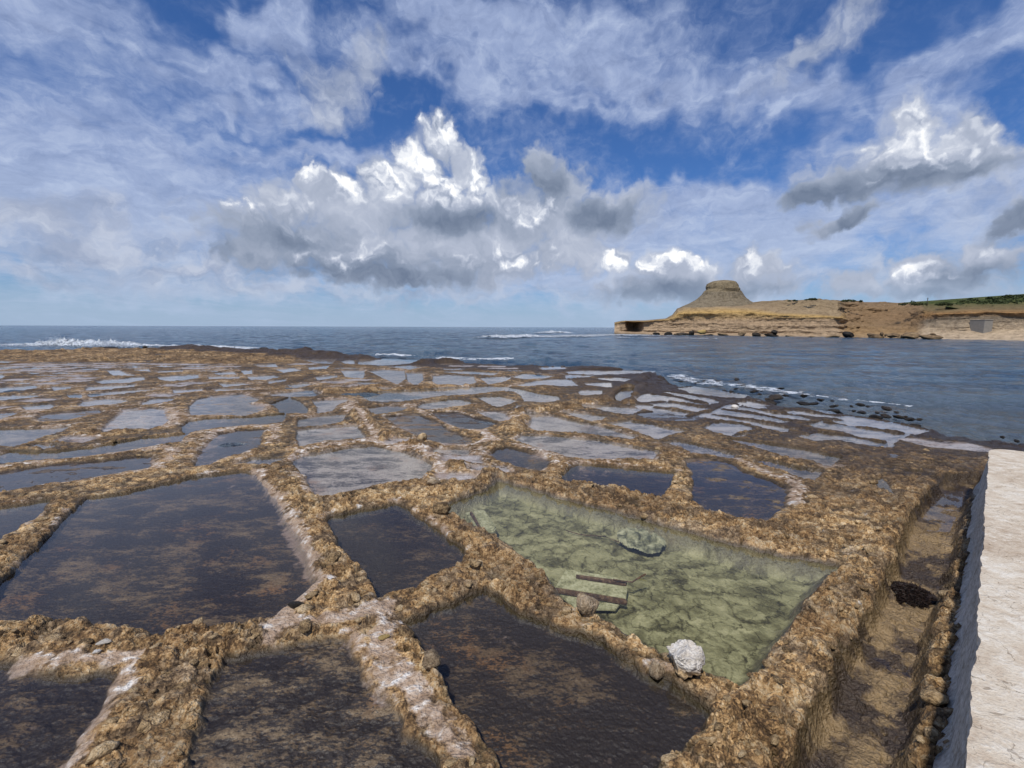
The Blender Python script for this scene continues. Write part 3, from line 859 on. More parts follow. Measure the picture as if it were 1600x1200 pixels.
def bump(g, height, strength=.5, dist=.01, normal=None):
    b = g.n('ShaderNodeBump')
    b.inputs['Strength'].default_value = strength
    b.inputs['Distance'].default_value = dist
    g.put(b, 'Height', height); g.put(b, 'Normal', normal)
    return b.outputs[0]


# ---------------------------------------------------------------- materials of the shore
def rock_material():
    m, g = new_mat('shore rock')
    pos = g.n('ShaderNodeNewGeometry').outputs['Position']
    z = g.sep(pos)[2]
    a1 = g.n('ShaderNodeAttribute', attribute_name='cover')
    fl, salt, green = g.sep(a1.outputs['Vector'])
    shore = a1.outputs['Alpha']
    a2 = g.n('ShaderNodeAttribute', attribute_name='state')
    dark, cav_shade, chan = g.sep(a2.outputs['Vector'])
    green_zone = g.step(chan, .02, .0)
    n1 = g.noise(pos, 3.2, 5, .6); n2 = g.noise(pos, 15, 5, .62); n3 = g.noise(pos, 70, 4, .6)
    vo = g.voro(pos, 38, 'F1', 1.0, .5)
    cell = g.voro(g.v('ADD', pos, g.v('SCALE', g.xyz(n2, n3, n1), .04)), 42, 'F1', 0, .5, out='Color')
    speck = g.sep(cell)[0]
    k = g.m('ADD', g.m('MULTIPLY', n1, .34), g.m('ADD', g.m('MULTIPLY', n2, .42), g.m('MULTIPLY', n3, .34)))
    k = g.m('MULTIPLY_ADD', g.m('SUBTRACT', speck, .5), .10, g.m('MULTIPLY_ADD', k, 1.25, -.16))
    rock = g.ramp(k, [(.38, (.08, .046, .021)), (.45, (.25, .150, .066)), (.51, (.49, .305, .138)), (.57, (.69, .475, .245)), (.66, (.80, .655, .44))])
    grey = g.ramp(g.m('ADD', g.m('MULTIPLY', n2, .6), g.m('MULTIPLY', n3, .4)), [(.40, (.055, .039, .026)), (.50, (.22, .155, .095)), (.60, (.48, .37, .25))])
    rock = g.mix(g.step(g.noise(pos, 4.5, 4, .55), .50, .60, 0, .8), rock, grey)
    blot = g.step(g.noise(pos, 1.1, 5, .65), .40, .62)
    rock = g.mix(1.0, rock, g.mix(blot, (.62, .58, .54), (1.08, 1.06, 1.02)), 'MULTIPLY')
    far_b = g.noise(g.v('MULTIPLY', pos, (1, 1.3, 1)), .55, 8, .72)
    rock = g.mix(1.0, rock, g.mix(g.m('MULTIPLY', g.step(far_b, .58, .40), g.step(g.v('LENGTH', pos), 6, 22, .25, 1)), (1.06, 1.05, 1.02), (.42, .38, .34)), 'MULTIPLY')
    pit = g.step(g.voro(g.v('ADD', pos, g.v('SCALE', g.xyz(n2, n3, n1), .05)), 30, 'F1', 1.0, .5), .10, .30, .75, 0)
    rock = g.mix(g.m('MULTIPLY', pit, g.step(n2, .42, .58)), rock, (.045, .027, .014))
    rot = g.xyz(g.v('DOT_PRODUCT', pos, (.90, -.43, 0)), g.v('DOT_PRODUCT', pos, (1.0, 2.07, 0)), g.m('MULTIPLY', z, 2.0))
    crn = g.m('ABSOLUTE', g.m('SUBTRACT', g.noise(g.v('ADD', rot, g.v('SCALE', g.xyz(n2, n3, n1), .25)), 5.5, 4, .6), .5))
    rock = g.mix(g.m('MULTIPLY', g.m('MULTIPLY', g.step(crn, .040, .004), g.step(g.noise(pos, 2.1, 3, .5), .40, .56, .25, 1)), .74), rock, (.04, .024, .011))  # crevice shade painted into the rock colour along crease lines
    rock = g.mix(g.m('MULTIPLY', cav_shade, .58, None, True), rock, (.045, .027, .013))  # cavity shade painted into the rock colour
    # salt crust
    sn = g.m('ADD', g.m('MULTIPLY', n2, .30), g.m('MULTIPLY', g.noise(g.v('MULTIPLY', pos, (1, 1.6, 1)), 5.5, 8, .7, .8), .72))
    scol = g.ramp(sn, [(.38, (.26, .175, .115)), (.49, (.42, .30, .21)), (.55, (.54, .43, .335)), (.61, (.82, .78, .72))])
    sf = g.step(g.m('ADD', g.m('MULTIPLY', salt, .74), g.m('MULTIPLY', g.m('SUBTRACT', g.m('MULTIPLY_ADD', n1, .7, g.m('MULTIPLY', n2, .5)), .6), 2.6)), .30, .72, 0, .92)
    c = g.mix(sf, rock, scol)
    # wet foot of the walls, dark band widened as painted shade under the rims
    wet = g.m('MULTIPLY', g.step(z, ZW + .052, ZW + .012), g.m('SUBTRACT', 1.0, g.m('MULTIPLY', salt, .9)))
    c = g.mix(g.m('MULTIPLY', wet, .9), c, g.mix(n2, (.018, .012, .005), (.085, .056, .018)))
    c = g.mix(g.m('MULTIPLY', g.m('MULTIPLY', g.step(z, ZW + .004, ZW - .03), green_zone), .85), c, g.mix(n2, (.05, .042, .014), (.17, .145, .06)))
    # pan floors: tan mud with black algae, in streaks
    st = g.v('MULTIPLY', pos, (1.0, 2.5, 1.0))
    m1 = g.noise(st, 3.1, 7, .68, .4); m2 = g.noise(st, 26, 5, .65)
    mott = a2.outputs['Alpha']
    m3 = g.noise(st, 6.5, 9, .74)
    m4 = g.noise(pos, 60, 4, .7)
    mm = g.m('ADD', g.m('MULTIPLY', g.m('SUBTRACT', 1.0, mott), .24), g.m('ADD', g.m('MULTIPLY', m3, .34), g.m('ADD', g.m('MULTIPLY', m2, .24), g.m('MULTIPLY', m4, .20))))
    thr = g.m('MULTIPLY_ADD', dark, -.125, .578)
    patch = g.step(g.m('SUBTRACT', mm, thr), -.028, .022)
    tan = g.ramp(g.m('ADD', g.m('MULTIPLY', m2, .55), g.m('MULTIPLY', m4, .45)), [(.38, (.075, .05, .028)), (.5, (.20, .142, .08)), (.62, (.40, .30, .18))])
    tan = g.mix(g.m('MULTIPLY', g.step(dark, .7, .95), .5), tan, (.085, .062, .045))
    pale = g.step(dark, .62, .36)
    tan = g.mix(g.m('MULTIPLY', pale, .92), tan, g.ramp(m2, [(.37, (.26, .225, .205)), (.5, (.44, .40, .38)), (.62, (.60, .565, .545))]))  # bed colour lightened to stand in for the sky's reflection
    tan = g.mix(g.step(g.noise(pos, 2.2, 3, .5), .55, .72, 0, .6), tan, (.24, .12, .045))
    blk = g.mix(m4, (.012, .010, .011), (.062, .048, .036))
    flc = g.mix(patch, tan, blk)
    flc = g.mix(g.m('MULTIPLY', sf, .85), flc, g.mix(m2, (.24, .17, .13), (.40, .31, .26)))
    # the green pool
    gp = g.v('ADD', pos, g.v('SCALE', g.xyz(n1, n2, n1), .22))
    gn = g.noise(g.v('MULTIPLY', gp, (1, 1.4, 1)), 4.0, 8, .68, .6)
    gl_ = g.voro(g.v('MULTIPLY', gp, (1, 1.25, 1)), 5.5, 'DISTANCE_TO_EDGE')
    gn = g.m('SUBTRACT', gn, g.step(gl_, .0, .06, .10, 0))
    gc = g.ramp(gn, [(.34, (.055, .047, .022)), (.44, (.18, .165, .09)), (.52, (.31, .29, .175)), (.64, (.46, .425, .28))])
    flc = g.mix(green, flc, gc)
    c = g.mix(fl, c, flc)
    # channel: damp brown mud with black film
    chc = g.mix(g.step(g.noise(pos, 2.6, 6, .62), .47, .58), g.mix(n2, (.14, .095, .045), (.40, .28, .15)), g.mix(n3, (.022, .017, .014), (.10, .07, .05)))
    c = g.mix(chan, c, chc)
    # black weed along the water line of the sea
    shn = g.step(g.m('ADD', shore, g.m('MULTIPLY', g.m('SUBTRACT', n1, .5), .8)), .25, .75)
    shn = g.m('MULTIPLY', shn, g.m('SUBTRACT', 1.0, fl))
    c = g.mix(g.m('MULTIPLY', shn, .93), c, g.mix(n2, (.010, .007, .005), (.075, .046, .024)))
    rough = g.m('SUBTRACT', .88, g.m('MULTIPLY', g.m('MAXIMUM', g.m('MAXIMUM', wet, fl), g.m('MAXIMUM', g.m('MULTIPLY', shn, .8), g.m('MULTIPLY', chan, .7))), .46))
    hgt = g.m('ADD', g.m('MULTIPLY', n2, .6), g.m('ADD', g.m('MULTIPLY', n3, .5), g.m('MULTIPLY', vo, .7)))
    hgt = g.m('MULTIPLY', hgt, g.m('MULTIPLY_ADD', fl, -.75, 1.0))
    nb = bump(g, hgt, .9, .024)
    nb = bump(g, g.noise(pos, 190, 3, .6), .5, .006, nb)
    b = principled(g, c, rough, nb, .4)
    g.t.links.new(b.outputs[0], g.out.inputs[0])
    return m


def brine_material(name, tint, ripple=.22, body=None):
    m, g = new_mat(name)
    pos = g.n('ShaderNodeNewGeometry').outputs['Position']
    r1 = g.noise(g.v('MULTIPLY', pos, (1, 1.9, 1)), 14, 3, .6, .4)
    r2 = g.noise(g.v('MULTIPLY', pos, (1, 2.2, 1)), 55, 2, .5)
    nb = bump(g, g.m('ADD', r1, g.m('MULTIPLY', r2, .3)), ripple, .012)
    fr = g.n('ShaderNodeFresnel'); fr.inputs[0].default_value = 1.37
    g.put(fr, 'Normal', nb)
    tr = g.n('ShaderNodeBsdfTransparent'); g.put(tr, 0, tint)
    gl = g.n('ShaderNodeBsdfGlossy'); gl.inputs['Roughness'].default_value = .03
    gl.inputs['Color'].default_value = (1, 1, 1, 1)
    g.put(gl, 'Normal', nb)
    mx = g.n('ShaderNodeMixShader')
    g.put(mx, 0, fr.outputs[0]); g.put(mx, 1, tr.outputs[0]); g.put(mx, 2, gl.outputs[0])
    g.t.links.new(mx.outputs[0], g.out.inputs[0])
    return m


M_ROCK = rock_material()
M_BRINE = brine_material('brine', (.93, .93, .92), .10)
M_POOL = brine_material('pool water', (.90, .915, .84), .10)


# ---------------------------------------------------------------- the rock terrace
def build_terrace():
    inv = np.arange(1 / 1.55, 1 / 9.5, -1 / (2.15 * 461) * .66)
    r = list(1 / inv)
    while r[-1] < 56:
        r.append(r[-1] + min(max(.055 * (r[-1] / 9.5) ** 1.1, .05), .22))
    r = np.array(r)
    mid = np.linspace(-radians(52.5), radians(52.5), 960)
    side = np.linspace(radians(52.5), radians(72), 70)[1:]
    th = np.concatenate([-side[::-1], mid, side])
    R, T = np.meshgrid(r, th, indexing='ij')
    x, y = (R * np.sin(T)).ravel(), (R * np.cos(T)).ravel()
    z, fl, salt, green, shore, dark, cav_shade, chan, mott = terrain(x, y)
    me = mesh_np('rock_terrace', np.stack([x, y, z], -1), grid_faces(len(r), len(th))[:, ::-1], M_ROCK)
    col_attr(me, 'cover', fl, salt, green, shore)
    col_attr(me, 'state', dark, cav_shade, chan, mott + .5)
    o = obj('rock_terrace', me)
    tag(o, 'rough ochre coastal rock terrace cut into salt pans', kind='structure')
    print('terrace verts', len(x))
    return o


TERRACE = build_terrace()


def flat_sheet(name, poly, z, mat, grow=.07):
    """a sheet of water a little wider than the hollow it fills"""
    q = np.array(poly)
    area = .5 * np.sum(q[:, 0] * np.roll(q[:, 1], -1) - np.roll(q[:, 0], -1) * q[:, 1])
    if area < 0:
        q = q[::-1]
    d = np.roll(q, -1, 0) - q
    d /= np.linalg.norm(d, axis=1, keepdims=True) + 1e-9
    nrm = np.stack([d[:, 1], -d[:, 0]], -1)
    vn = nrm + np.roll(nrm, 1, 0)
    vn /= np.linalg.norm(vn, axis=1, keepdims=True) + 1e-9
    q = q + vn * grow
    bm = bmesh.new()
    bm.faces.new([bm.verts.new((a, b, z)) for a, b in q])
    return bm_obj(name, bm, mat, smooth=False)


for i, p in enumerate(PANS):
    o = flat_sheet('salt_pan', pan_polys[i][0], ZW + random.uniform(-.003, .003), M_POOL if i == 0 else M_BRINE, .12 if i == 0 else .07 + bay_grow(np.mean(pan_polys[i][0], 0)))
    tag(o, p[0], 'salt pan', 'salt pans cut into the rock terrace')
for i, p in enumerate(FAR_PANS):
    o = flat_sheet('salt_pan', pan_polys[len(PANS) + i][0], ZW + random.uniform(-.003, .003), M_BRINE, .07)
    tag(o, 'small far salt pan, a sliver of pale water towards the open sea', 'salt pan', 'far slivers of salt pans')
for q, dry in zip(FILL, FILL_DRY):
    if not dry:
        tag(flat_sheet('salt_pan', q, ZW + random.uniform(-.003, .003), M_BRINE, .05), 'small salt pan in the middle distance among many low walls', 'salt pan', 'small pans in the middle distance')
for (lab, _), poly in zip(PUDDLES, puddle_polys):
    tag(flat_sheet('puddle', poly, ZW + .025, M_BRINE, .03), lab, 'puddle')
tag(flat_sheet('puddle', to_ground([(1476, 752), (1505, 752), (1500, 790), (1480, 832), (1430, 830), (1440, 800)], CH_Z), CH_Z + .012, M_BRINE, .02),
    'shallow silvery puddle in ripples at the far end of the channel', 'puddle')
tag(flat_sheet('puddle', to_ground([(1380, 950), (1440, 985), (1420, 1060), (1395, 1150), (1290, 1200), (1300, 1120), (1350, 1040)], CH_Z), CH_Z - .012, M_BRINE, .02),
    'dark film of water on the channel floor below the seaweed heap', 'puddle')

# ---------------------------------------------------------------- the sea
def sea_material():
    m, g = new_mat('sea water')
    pos = g.n('ShaderNodeNewGeometry').outputs['Position']
    p1 = g.v('MULTIPLY', pos, (1.0, 1.7, 1.0))
    n1 = g.noise(p1, .16, 4, .6); n2 = g.noise(p1, .9, 5, .62, .3); n3 = g.noise(p1, 5.0, 4, .6)
    dist = g.v('LENGTH', pos)
    near = g.step(dist, 120, 20)
    h = g.m('ADD', g.m('MULTIPLY', n1, 2.4), g.m('ADD', g.m('MULTIPLY', n2, .95), g.m('MULTIPLY', g.m('MULTIPLY', n3, .34), near)))
    nb = bump(g, h, 1.0, .85)
    deep = g.mix(g.step(n1, .38, .62), (.03, .072, .13), (.095, .155, .215))
    shal = g.mix(g.step(g.sep(pos)[1], 26, 8), deep, (.095, .115, .13))
    b = g.n('ShaderNodeBsdfPrincipled')
    g.put(b, 'Base Color', shal); g.put(b, 'Normal', nb)
    b.inputs['Roughness'].default_value = .12
    b.inputs['IOR'].default_value = 1.333
    g.t.links.new(b.outputs[0], g.out.inputs[0])
    return m


def build_sea():
    r = [5.0]
    while r[-1] < 60000:
        r.append(r[-1] * (1.0125 if r[-1] < 600 else 1.06))
    r = np.array(r)
    th = np.radians(np.concatenate([np.linspace(-110, -56, 25)[:-1], np.linspace(-56, 56, 620), np.linspace(56, 110, 25)[1:]]))
    R, T = np.meshgrid(r, th, indexing='ij')
    x, y = (R * np.sin(T)).ravel(), (R * np.cos(T)).ravel()
    rr = R.ravel()
    bay = sstep(-5, 12, x - .12 * y) * sstep(170, 90, y)     # sheltered water of the bay
    amp = (.24 - .13 * bay) * sstep(900, 150, rr)
    z = amp * (fbm(x * .11, y * .2, 3, 201) * 2 + .9 * fbm(x * .42 + 7, y * .75, 3, 205) * 2) + amp * .45 * fbm(x * 1.5, y * 2.6, 2, 209) * 2 * sstep(60, 20, rr)
    me = mesh_np('sea', np.stack([x, y, z], -1), grid_faces(len(r), len(th))[:, ::-1], sea_material())
    tag(obj('sea', me), 'slate blue sea with small waves', kind='structure')


build_sea()

M_FOAM, g = new_mat('sea foam')
pos = g.n('ShaderNodeNewGeometry').outputs['Position']
b = principled(g, g.mix(g.noise(pos, 3, 4, .6), (.50, .55, .60), (.78, .81, .84)), .7, bump(g, g.noise(pos, 9, 4, .65), .6, .08))
tr = g.n('ShaderNodeBsdfTransparent')
mx = g.n('ShaderNodeMixShader')
g.put(mx, 0, g.step(g.m('ADD', g.m('MULTIPLY', g.noise(pos, 2.2, 6, .7), .6), g.m('MULTIPLY', g.noise(pos, 14, 4, .65), .4)), .43, .55))
g.put(mx, 1, tr.outputs[0]); g.put(mx, 2, b.outputs[0])
g.t.links.new(mx.outputs[0], g.out.inputs[0])


def foam(name, pts, width, height, seed, cover=.5, res=.25, label=None, plume=(), patchy=1.0):
    """broken water along a line of (px, py): a lumpy sheet, torn where it is thin"""
    w = [ground(px, py, .05) for px, py in pts]
    L = [0]
    for a, b in zip(w, w[1:]):
        L.append(L[-1] + np.linalg.norm(b - a))
    n = max(12, int(L[-1] / res)); k = max(6, int(width / (res * .8)))
    s = np.linspace(0, L[-1], n)
    cx, cy = np.interp(s, L, [q[0] for q in w]), np.interp(s, L, [q[1] for q in w])
    tx, ty = np.gradient(cx), np.gradient(cy)
    tl = np.hypot(tx, ty); nx, ny = -ty / tl, tx / tl
    v = np.linspace(-1, 1, k)
    X = cx[:, None] + nx[:, None] * v * width / 2
    Y = cy[:, None] + ny[:, None] * v * width / 2
    q = width
    A = fbm(X * 1.1 / max(q * .3, .3), Y * 1.1 / max(q * .3, .3), 5, seed, .62) * 2
    B = fbm(X * 3.5, Y * 3.5, 4, seed + 7, .6) * 2
    along = .35 + 1.3 * np.clip(fbm(s * .12, s * 0, 3, seed + 3) + .3, 0, 1)
    for c, wd, hh in plume:
        px = ground(c, pts[0][1], .05)
        along = along + hh / max(height, .01) * np.exp(-((cx - np.interp(c, [p[0] for p in pts], [a[0] for a in w])) / wd) ** 2)
    fine = fbm(X * 7, Y * 7, 4, seed + 17, .65) * 2
    prof = np.clip(1 - np.abs(v[None, :]) ** 1.6, 0, 1)
    Z = height * prof * along[:, None] * np.clip(.50 + .45 * A + .40 * B + .35 * fine, .02, 2)
    keep = prof * (.75 + along[:, None] * .25) + patchy * (.75 * A + .55 * B + .5 * fine) > (1 - cover)
    edge = fbm(s * 1.3, s * 0 + 5, 3, seed + 9)
    X = X + .1 * width * edge[:, None]
    Y = Y + .12 * width * edge[:, None]
    f = grid_faces(n, k)
    km = keep.ravel()
    f = f[km[f].sum(1) >= 3]
    if len(f) == 0:
        return
    me = mesh_np(name, np.stack([X, Y, Z + .12], -1).reshape(-1, 3), f, M_FOAM)
    tag(obj(name, me), label, kind='stuff')


foam('breaking_wave', [(-260, 541), (-100, 541), (0, 540.5), (60, 541), (120, 542), (190, 542), (240, 541.5), (330, 543), (400, 546)], 2.4, .28, 301, .66, .12,
     'white surf bursting on the far reef edge', plume=[(92, 3.4, .62), (122, 3.0, .36), (165, 3.0, .50), (186, 2.6, .3), (20, 6, .1)])
foam('breaking_wave', [(350, 546), (395, 548.5)], 1.6, .2, 311, .8, .15, 'thin line of surf beside the dark reef knob')
foam('breaking_wave', [(590, 556), (615, 556), (645, 558)], 1.8, .28, 321, .75, .15, 'low surf behind the dark reef rocks')
foam('breaking_wave', [(685, 561), (715, 562), (760, 562.5), (800, 562)], 2.2, .28, 331, .75, .15, 'surf running along the dark reef edge')
foam('breaking_wave', [(762, 529), (790, 528), (815, 526.5), (832, 526)], 9, .8, 341, .75, .5, 'white breaker out in the bay mouth', plume=[(818, 6, .4)])
foam('breaking_wave', [(848, 521), (858, 520.5), (866, 521)], 10, 1.2, 351, .8, .7, 'small crest breaking far out')
foam('breaking_wave', [(872, 521), (882, 520.5)], 10, 1.0, 361, .8, .7, 'second small crest breaking far out')
foam('sea_foam', [(840, 527), (880, 525.5), (930, 524), (975, 523), (1010, 525)], 24, .25, 371, .50, .7, 'torn foam off the tip of the headland')
foam('sea_foam', [(960, 527.5), (1030, 528.5), (1120, 529.5)], 8, .10, 381, .36, .6, 'foam streaks in front of the headland')
foam('breaking_wave', [(1255, 619), (1290, 624), (1330, 629), (1372, 633), (1425, 639)], .6, .06, 391, .34, .03, 'low white wave along the black shore rocks')
foam('sea_foam', [(1045, 588), (1085, 596), (1140, 604), (1200, 611), (1250, 617)], 2.2, .02, 401, .26, .05, 'flecks of foam over the shallow rocks of the bay')


def spray(px, py, w, h, n, seed, label):
    """drops thrown up where a wave bursts on the reef"""
    rs = np.random.RandomState(seed)
    c = ground(px, py, .1)
    m = c[1] / F_PX
    u = rs.normal(size=n) * .42
    hh = np.abs(rs.normal(size=n)) * .42 * np.exp(-(u / .7) ** 2)
    q = np.stack([c[0] + u * w * m, c[1] + rs.normal(size=n) * .5, .1 + hh * h * m], -1)
    a = rs.normal(size=(n, 3)); a /= np.linalg.norm(a, axis=1, keepdims=True)
    b_ = np.cross(a, rs.normal(size=(n, 3))); b_ /= np.linalg.norm(b_, axis=1, keepdims=True)
    s = rs.uniform(.015, .07, (n, 1)) * np.exp(-hh[:, None] * .6)
    v = np.stack([q - a * s, q + b_ * s, q + a * s, q - b_ * s], 1).reshape(-1, 3)
    tag(obj('sea_spray', mesh_np('sea_spray', v, np.arange(4 * n).reshape(-1, 4), M_FOAM, False)), label, kind='stuff')


spray(92, 541, 46, 17, 5200, 1, 'white spray of the tallest wave bursting on the reef')
spray(168, 542, 44, 14, 4200, 2, 'white spray of the second wave bursting on the reef')
spray(128, 541.5, 40, 9, 2600, 3, 'low spray between two bursting waves')
spray(20, 541, 60, 5, 2200, 4, 'low spray along the reef at the picture edge')

# ---------------------------------------------------------------- the headland across the bay
DK = [(930, 172), (965, 166), (1020, 158), (1100, 148), (1200, 136), (1300, 124), (1400, 113), (1500, 103), (1600, 95), (1700, 88), (1900, 77), (2200, 68)]
HEAD = [  # column: heights in the picture of waterline, shelf, cliff foot, pale top, ledge lip, upper slope, skyline; setbacks
    (960, (521.5, 519, 517, 508, 505, 504, 503.5), (0, 1, 3, 6, 6, 8, 12)), (970, (522, 520, 518, 504.5, 502.6, 502, 501.5), (0, 2, 4, 5, 4.6, 8, 18)),
    (977, (522, 520, 518, 503.5, 502, 501.5, 501), (0, 2, 5, 5, 4.6, 8, 18)), (983, (522, 520, 517, 505, 502, 501.5, 501), (0, 2, 10, 13, 4.6, 8, 18)), (990, (522.5, 520.5, 516.5, 505.5, 502, 501.4, 500.8), (0, 2, 13, 15, 4.6, 8, 18)),
    (996, (523, 521, 517, 504.5, 502, 501.2, 500.6), (0, 2, 11, 13, 4.6, 8, 18)), (1006, (523, 521, 518, 503, 502, 501.2, 500.6), (0, 2, 5, 6, 4.6, 8, 18)),
    (1040, (525, 523, 520, 501.5, 499.5, 498.5, 497.5), (0, 2, 5, 6.4, 6.5, 10, 20)), (1050, (525.4, 523, 520, 502, 497, 493, 492), (0, 2, 5, 6.4, 6.4, 10, 20)),
    (1058, (525.6, 523.2, 520, 502.3, 492, 484, 482), (0, 2, 5, 6.2, 6.3, 10, 18)), (1068, (526, 523.5, 520.5, 502.4, 489, 480.5, 478.5), (0, 2, 5, 6.2, 6.3, 10, 18)),
    (1090, (526.4, 524, 521, 502, 488, 479.5, 477), (0, 2, 5, 6.2, 6.3, 10, 22)), (1128, (527, 524.4, 521, 501.8, 487.5, 479.5, 476), (0, 2, 5, 6.2, 6.3, 10, 26)),
    (1175, (527.6, 525, 521.6, 501.3, 488.5, 481, 472.5), (0, 2, 5, 6.2, 6.3, 10, 26)), (1190, (527.8, 525.2, 522, 501, 490, 483, 470.5), (0, 2, 5, 6.2, 6.3, 10, 24)),
    (1215, (528, 525.4, 522, 500.5, 492.5, 487.5, 469), (0, 2, 5, 6.2, 6.1, 9, 20)), (1255, (528.5, 526, 522.5, 499.8, 494, 489.5, 468), (0, 2, 5, 6.2, 6.1, 8, 18)),
    (1300, (529.3, 526.8, 523, 499, 495.5, 492.5, 467.6), (0, 2, 5, 6.2, 6.2, 8, 18)), (1310, (529.6, 527, 523, 499, 496, 493, 468), (0, 2, 5, 7, 6.2, 9, 17)),
    (1320, (530, 527.4, 521, 506, 494, 482, 470), (0, 3, 7, 11, 14, 17, 21)), (1345, (530.4, 528, 519, 507, 492, 480, 471.5), (0, 4, 9, 14, 19, 23, 27)),
    (1385, (531.2, 528.6, 518.5, 508, 492, 479, 472), (0, 4, 10, 15, 21, 26, 31)), (1420, (532, 529.4, 518, 510, 493, 481, 474), (0, 4, 9, 13, 18, 24, 30)),
    (1440, (532.4, 529.8, 516, 503, 492, 484, 474.5), (0, 4, 8, 11, 13, 18, 28)), (1462, (533, 530.4, 516, 497, 490, 484.5, 475), (0, 4, 8, 9.5, 9.3, 13, 24)),
    (1500, (534, 531, 516, 496, 489.5, 484, 475.5), (0, 3, 8, 9.3, 9, 12, 22)), (1600, (536.5, 533, 516, 496, 488.5, 482.5, 474), (0, 3, 8, 9.2, 8.8, 12, 22)),
    (1750, (542, 537, 517, 495, 486, 480, 472), (0, 3, 8, 9.2, 8.8, 12, 22)), (2150, (556, 548, 520, 492, 482, 474, 464), (0, 3, 8, 9, 8.6, 12, 22))]


def headland_material():
    m, g = new_mat('headland limestone')
    pos = g.n('ShaderNodeNewGeometry').outputs['Position']
    base = g.attr('strata')
    n1 = g.noise(g.v('MULTIPLY', pos, (.35, .35, 1.6)), 1.0, 6, .65, .3)
    n2 = g.noise(pos, 1.1, 6, .68)
    n3 = g.noise(g.v('MULTIPLY', pos, (1.5, 1.5, .25)), .9, 5, .65)
    k = g.m('ADD', g.m('MULTIPLY', n1, .38), g.m('ADD', g.m('MULTIPLY', n2, .42), g.m('MULTIPLY', n3, .30)))
    c = g.mix(1.0, base, g.ramp(k, [(.37, (.34, .30, .27)), (.46, (.85, .82, .80)), (.54, (1.22, 1.2, 1.18)), (.66, (1.6, 1.58, 1.56))]), 'MULTIPLY')
    nb = bump(g, g.m('ADD', n1, n2), .9, .8)
    b = principled(g, c, .95, nb, .1)
    g.t.links.new(b.outputs[0], g.out.inputs[0])
    return m


M_HEAD = headland_material()


def build_headland():
    xs = np.concatenate([np.arange(960, 1650, 1.0), np.arange(1650, 2150, 5.0)])
    kx = [h[0] for h in HEAD]
    Y = np.array([np.interp(xs, kx, [h[1][i] for h in HEAD]) for i in range(7)])
    O = np.array([np.interp(xs, kx, [h[2][i] for h in HEAD]) for i in range(7)])
    D = np.interp(xs, [d[0] for d in DK], [d[1] for d in DK])
    sub = [3, 6, 26, 10, 14, 22]
    tv = np.concatenate([np.linspace(i, i + 1, n, endpoint=False) for i, n in enumerate(sub)] + [[6.0]])
    rows = []
    tints = []
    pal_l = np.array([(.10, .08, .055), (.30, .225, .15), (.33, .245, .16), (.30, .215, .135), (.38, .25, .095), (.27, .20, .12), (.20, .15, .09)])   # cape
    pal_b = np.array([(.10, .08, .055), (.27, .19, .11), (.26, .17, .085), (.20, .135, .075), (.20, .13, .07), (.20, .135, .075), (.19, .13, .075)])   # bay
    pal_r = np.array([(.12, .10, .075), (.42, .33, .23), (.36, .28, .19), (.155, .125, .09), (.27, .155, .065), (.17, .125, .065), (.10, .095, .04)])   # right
    wb = np.clip(sstep(1306, 1324, xs) - sstep(1425, 1448, xs), 0, 1)
    wr = sstep(1425, 1448, xs)
    for t in tv:
        i = min(int(t), 5); f = t - i
        y = Y[i] * (1 - f) + Y[i + 1] * f
        o = O[i] * (1 - f) + O[i + 1] * f
        P = np.array([at_depth(a, b, d + q) for a, b, d, q in zip(xs, y, D, o)])
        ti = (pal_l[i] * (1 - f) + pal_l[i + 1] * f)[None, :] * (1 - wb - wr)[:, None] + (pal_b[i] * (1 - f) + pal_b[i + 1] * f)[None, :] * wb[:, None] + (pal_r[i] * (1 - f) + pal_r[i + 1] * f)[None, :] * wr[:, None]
        rows.append(P); tints.append(ti)
    P = np.array(rows); C = np.array(tints)
    # weathering: ledges and hollows, gullies down the bay cliff
    u = np.cumsum(np.r_[0, np.hypot(np.diff(P[0, :, 0]), np.diff(P[0, :, 1]))])[None, :].repeat(len(tv), 0)
    z = P[:, :, 2]
    w = sstep(1.2, 2.4, tv)[:, None]
    st = fbm(u.ravel() * .03, z.ravel() * 1.3, 4, 501).reshape(z.shape) * 2
    ro = fbm(u.ravel() * .16, z.ravel() * .35, 5, 507, .6).reshape(z.shape) * 2
    gu = np.abs(fbm(u.ravel() * .22 + .35 * z.ravel(), z.ravel() * .1, 4, 511).reshape(z.shape)) * 2
    top = 1 - sstep(5.3, 6.0, tv)[:, None] * .6
    P[:, :, 1] += w * (st * .55 + ro * (1.5 + 1.5 * wb[None, :]) - gu * 3.5 * wb[None, :]) * top * (.5 + .5 * sstep(960, 1010, xs)[None, :])
    P[:, :, 2] += w * .35 * ro * (tv < 5.9)[:, None]
    sky = fbm(xs * .09, xs * 0, 4, 517) * .9 * sstep(1180, 1240, xs)
    P[-1, :, 2] += sky
    last = P[-1].copy(); last[:, 1] += 60; last[:, 0] *= last[:, 1] / (last[:, 1] - 60)
    first = P[0].copy(); first[:, 2] = -2; first[:, 1] -= 1
    P = np.concatenate([first[None], P, last[None]])
    C = np.concatenate([C[:1], C, C[-1:]])
    nr, nc = P.shape[:2]
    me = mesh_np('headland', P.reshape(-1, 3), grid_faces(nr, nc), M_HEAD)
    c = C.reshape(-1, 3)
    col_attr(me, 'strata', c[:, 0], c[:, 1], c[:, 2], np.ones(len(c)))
    tag(obj('headland', me), 'layered limestone headland across the bay', kind='structure')


build_headland()


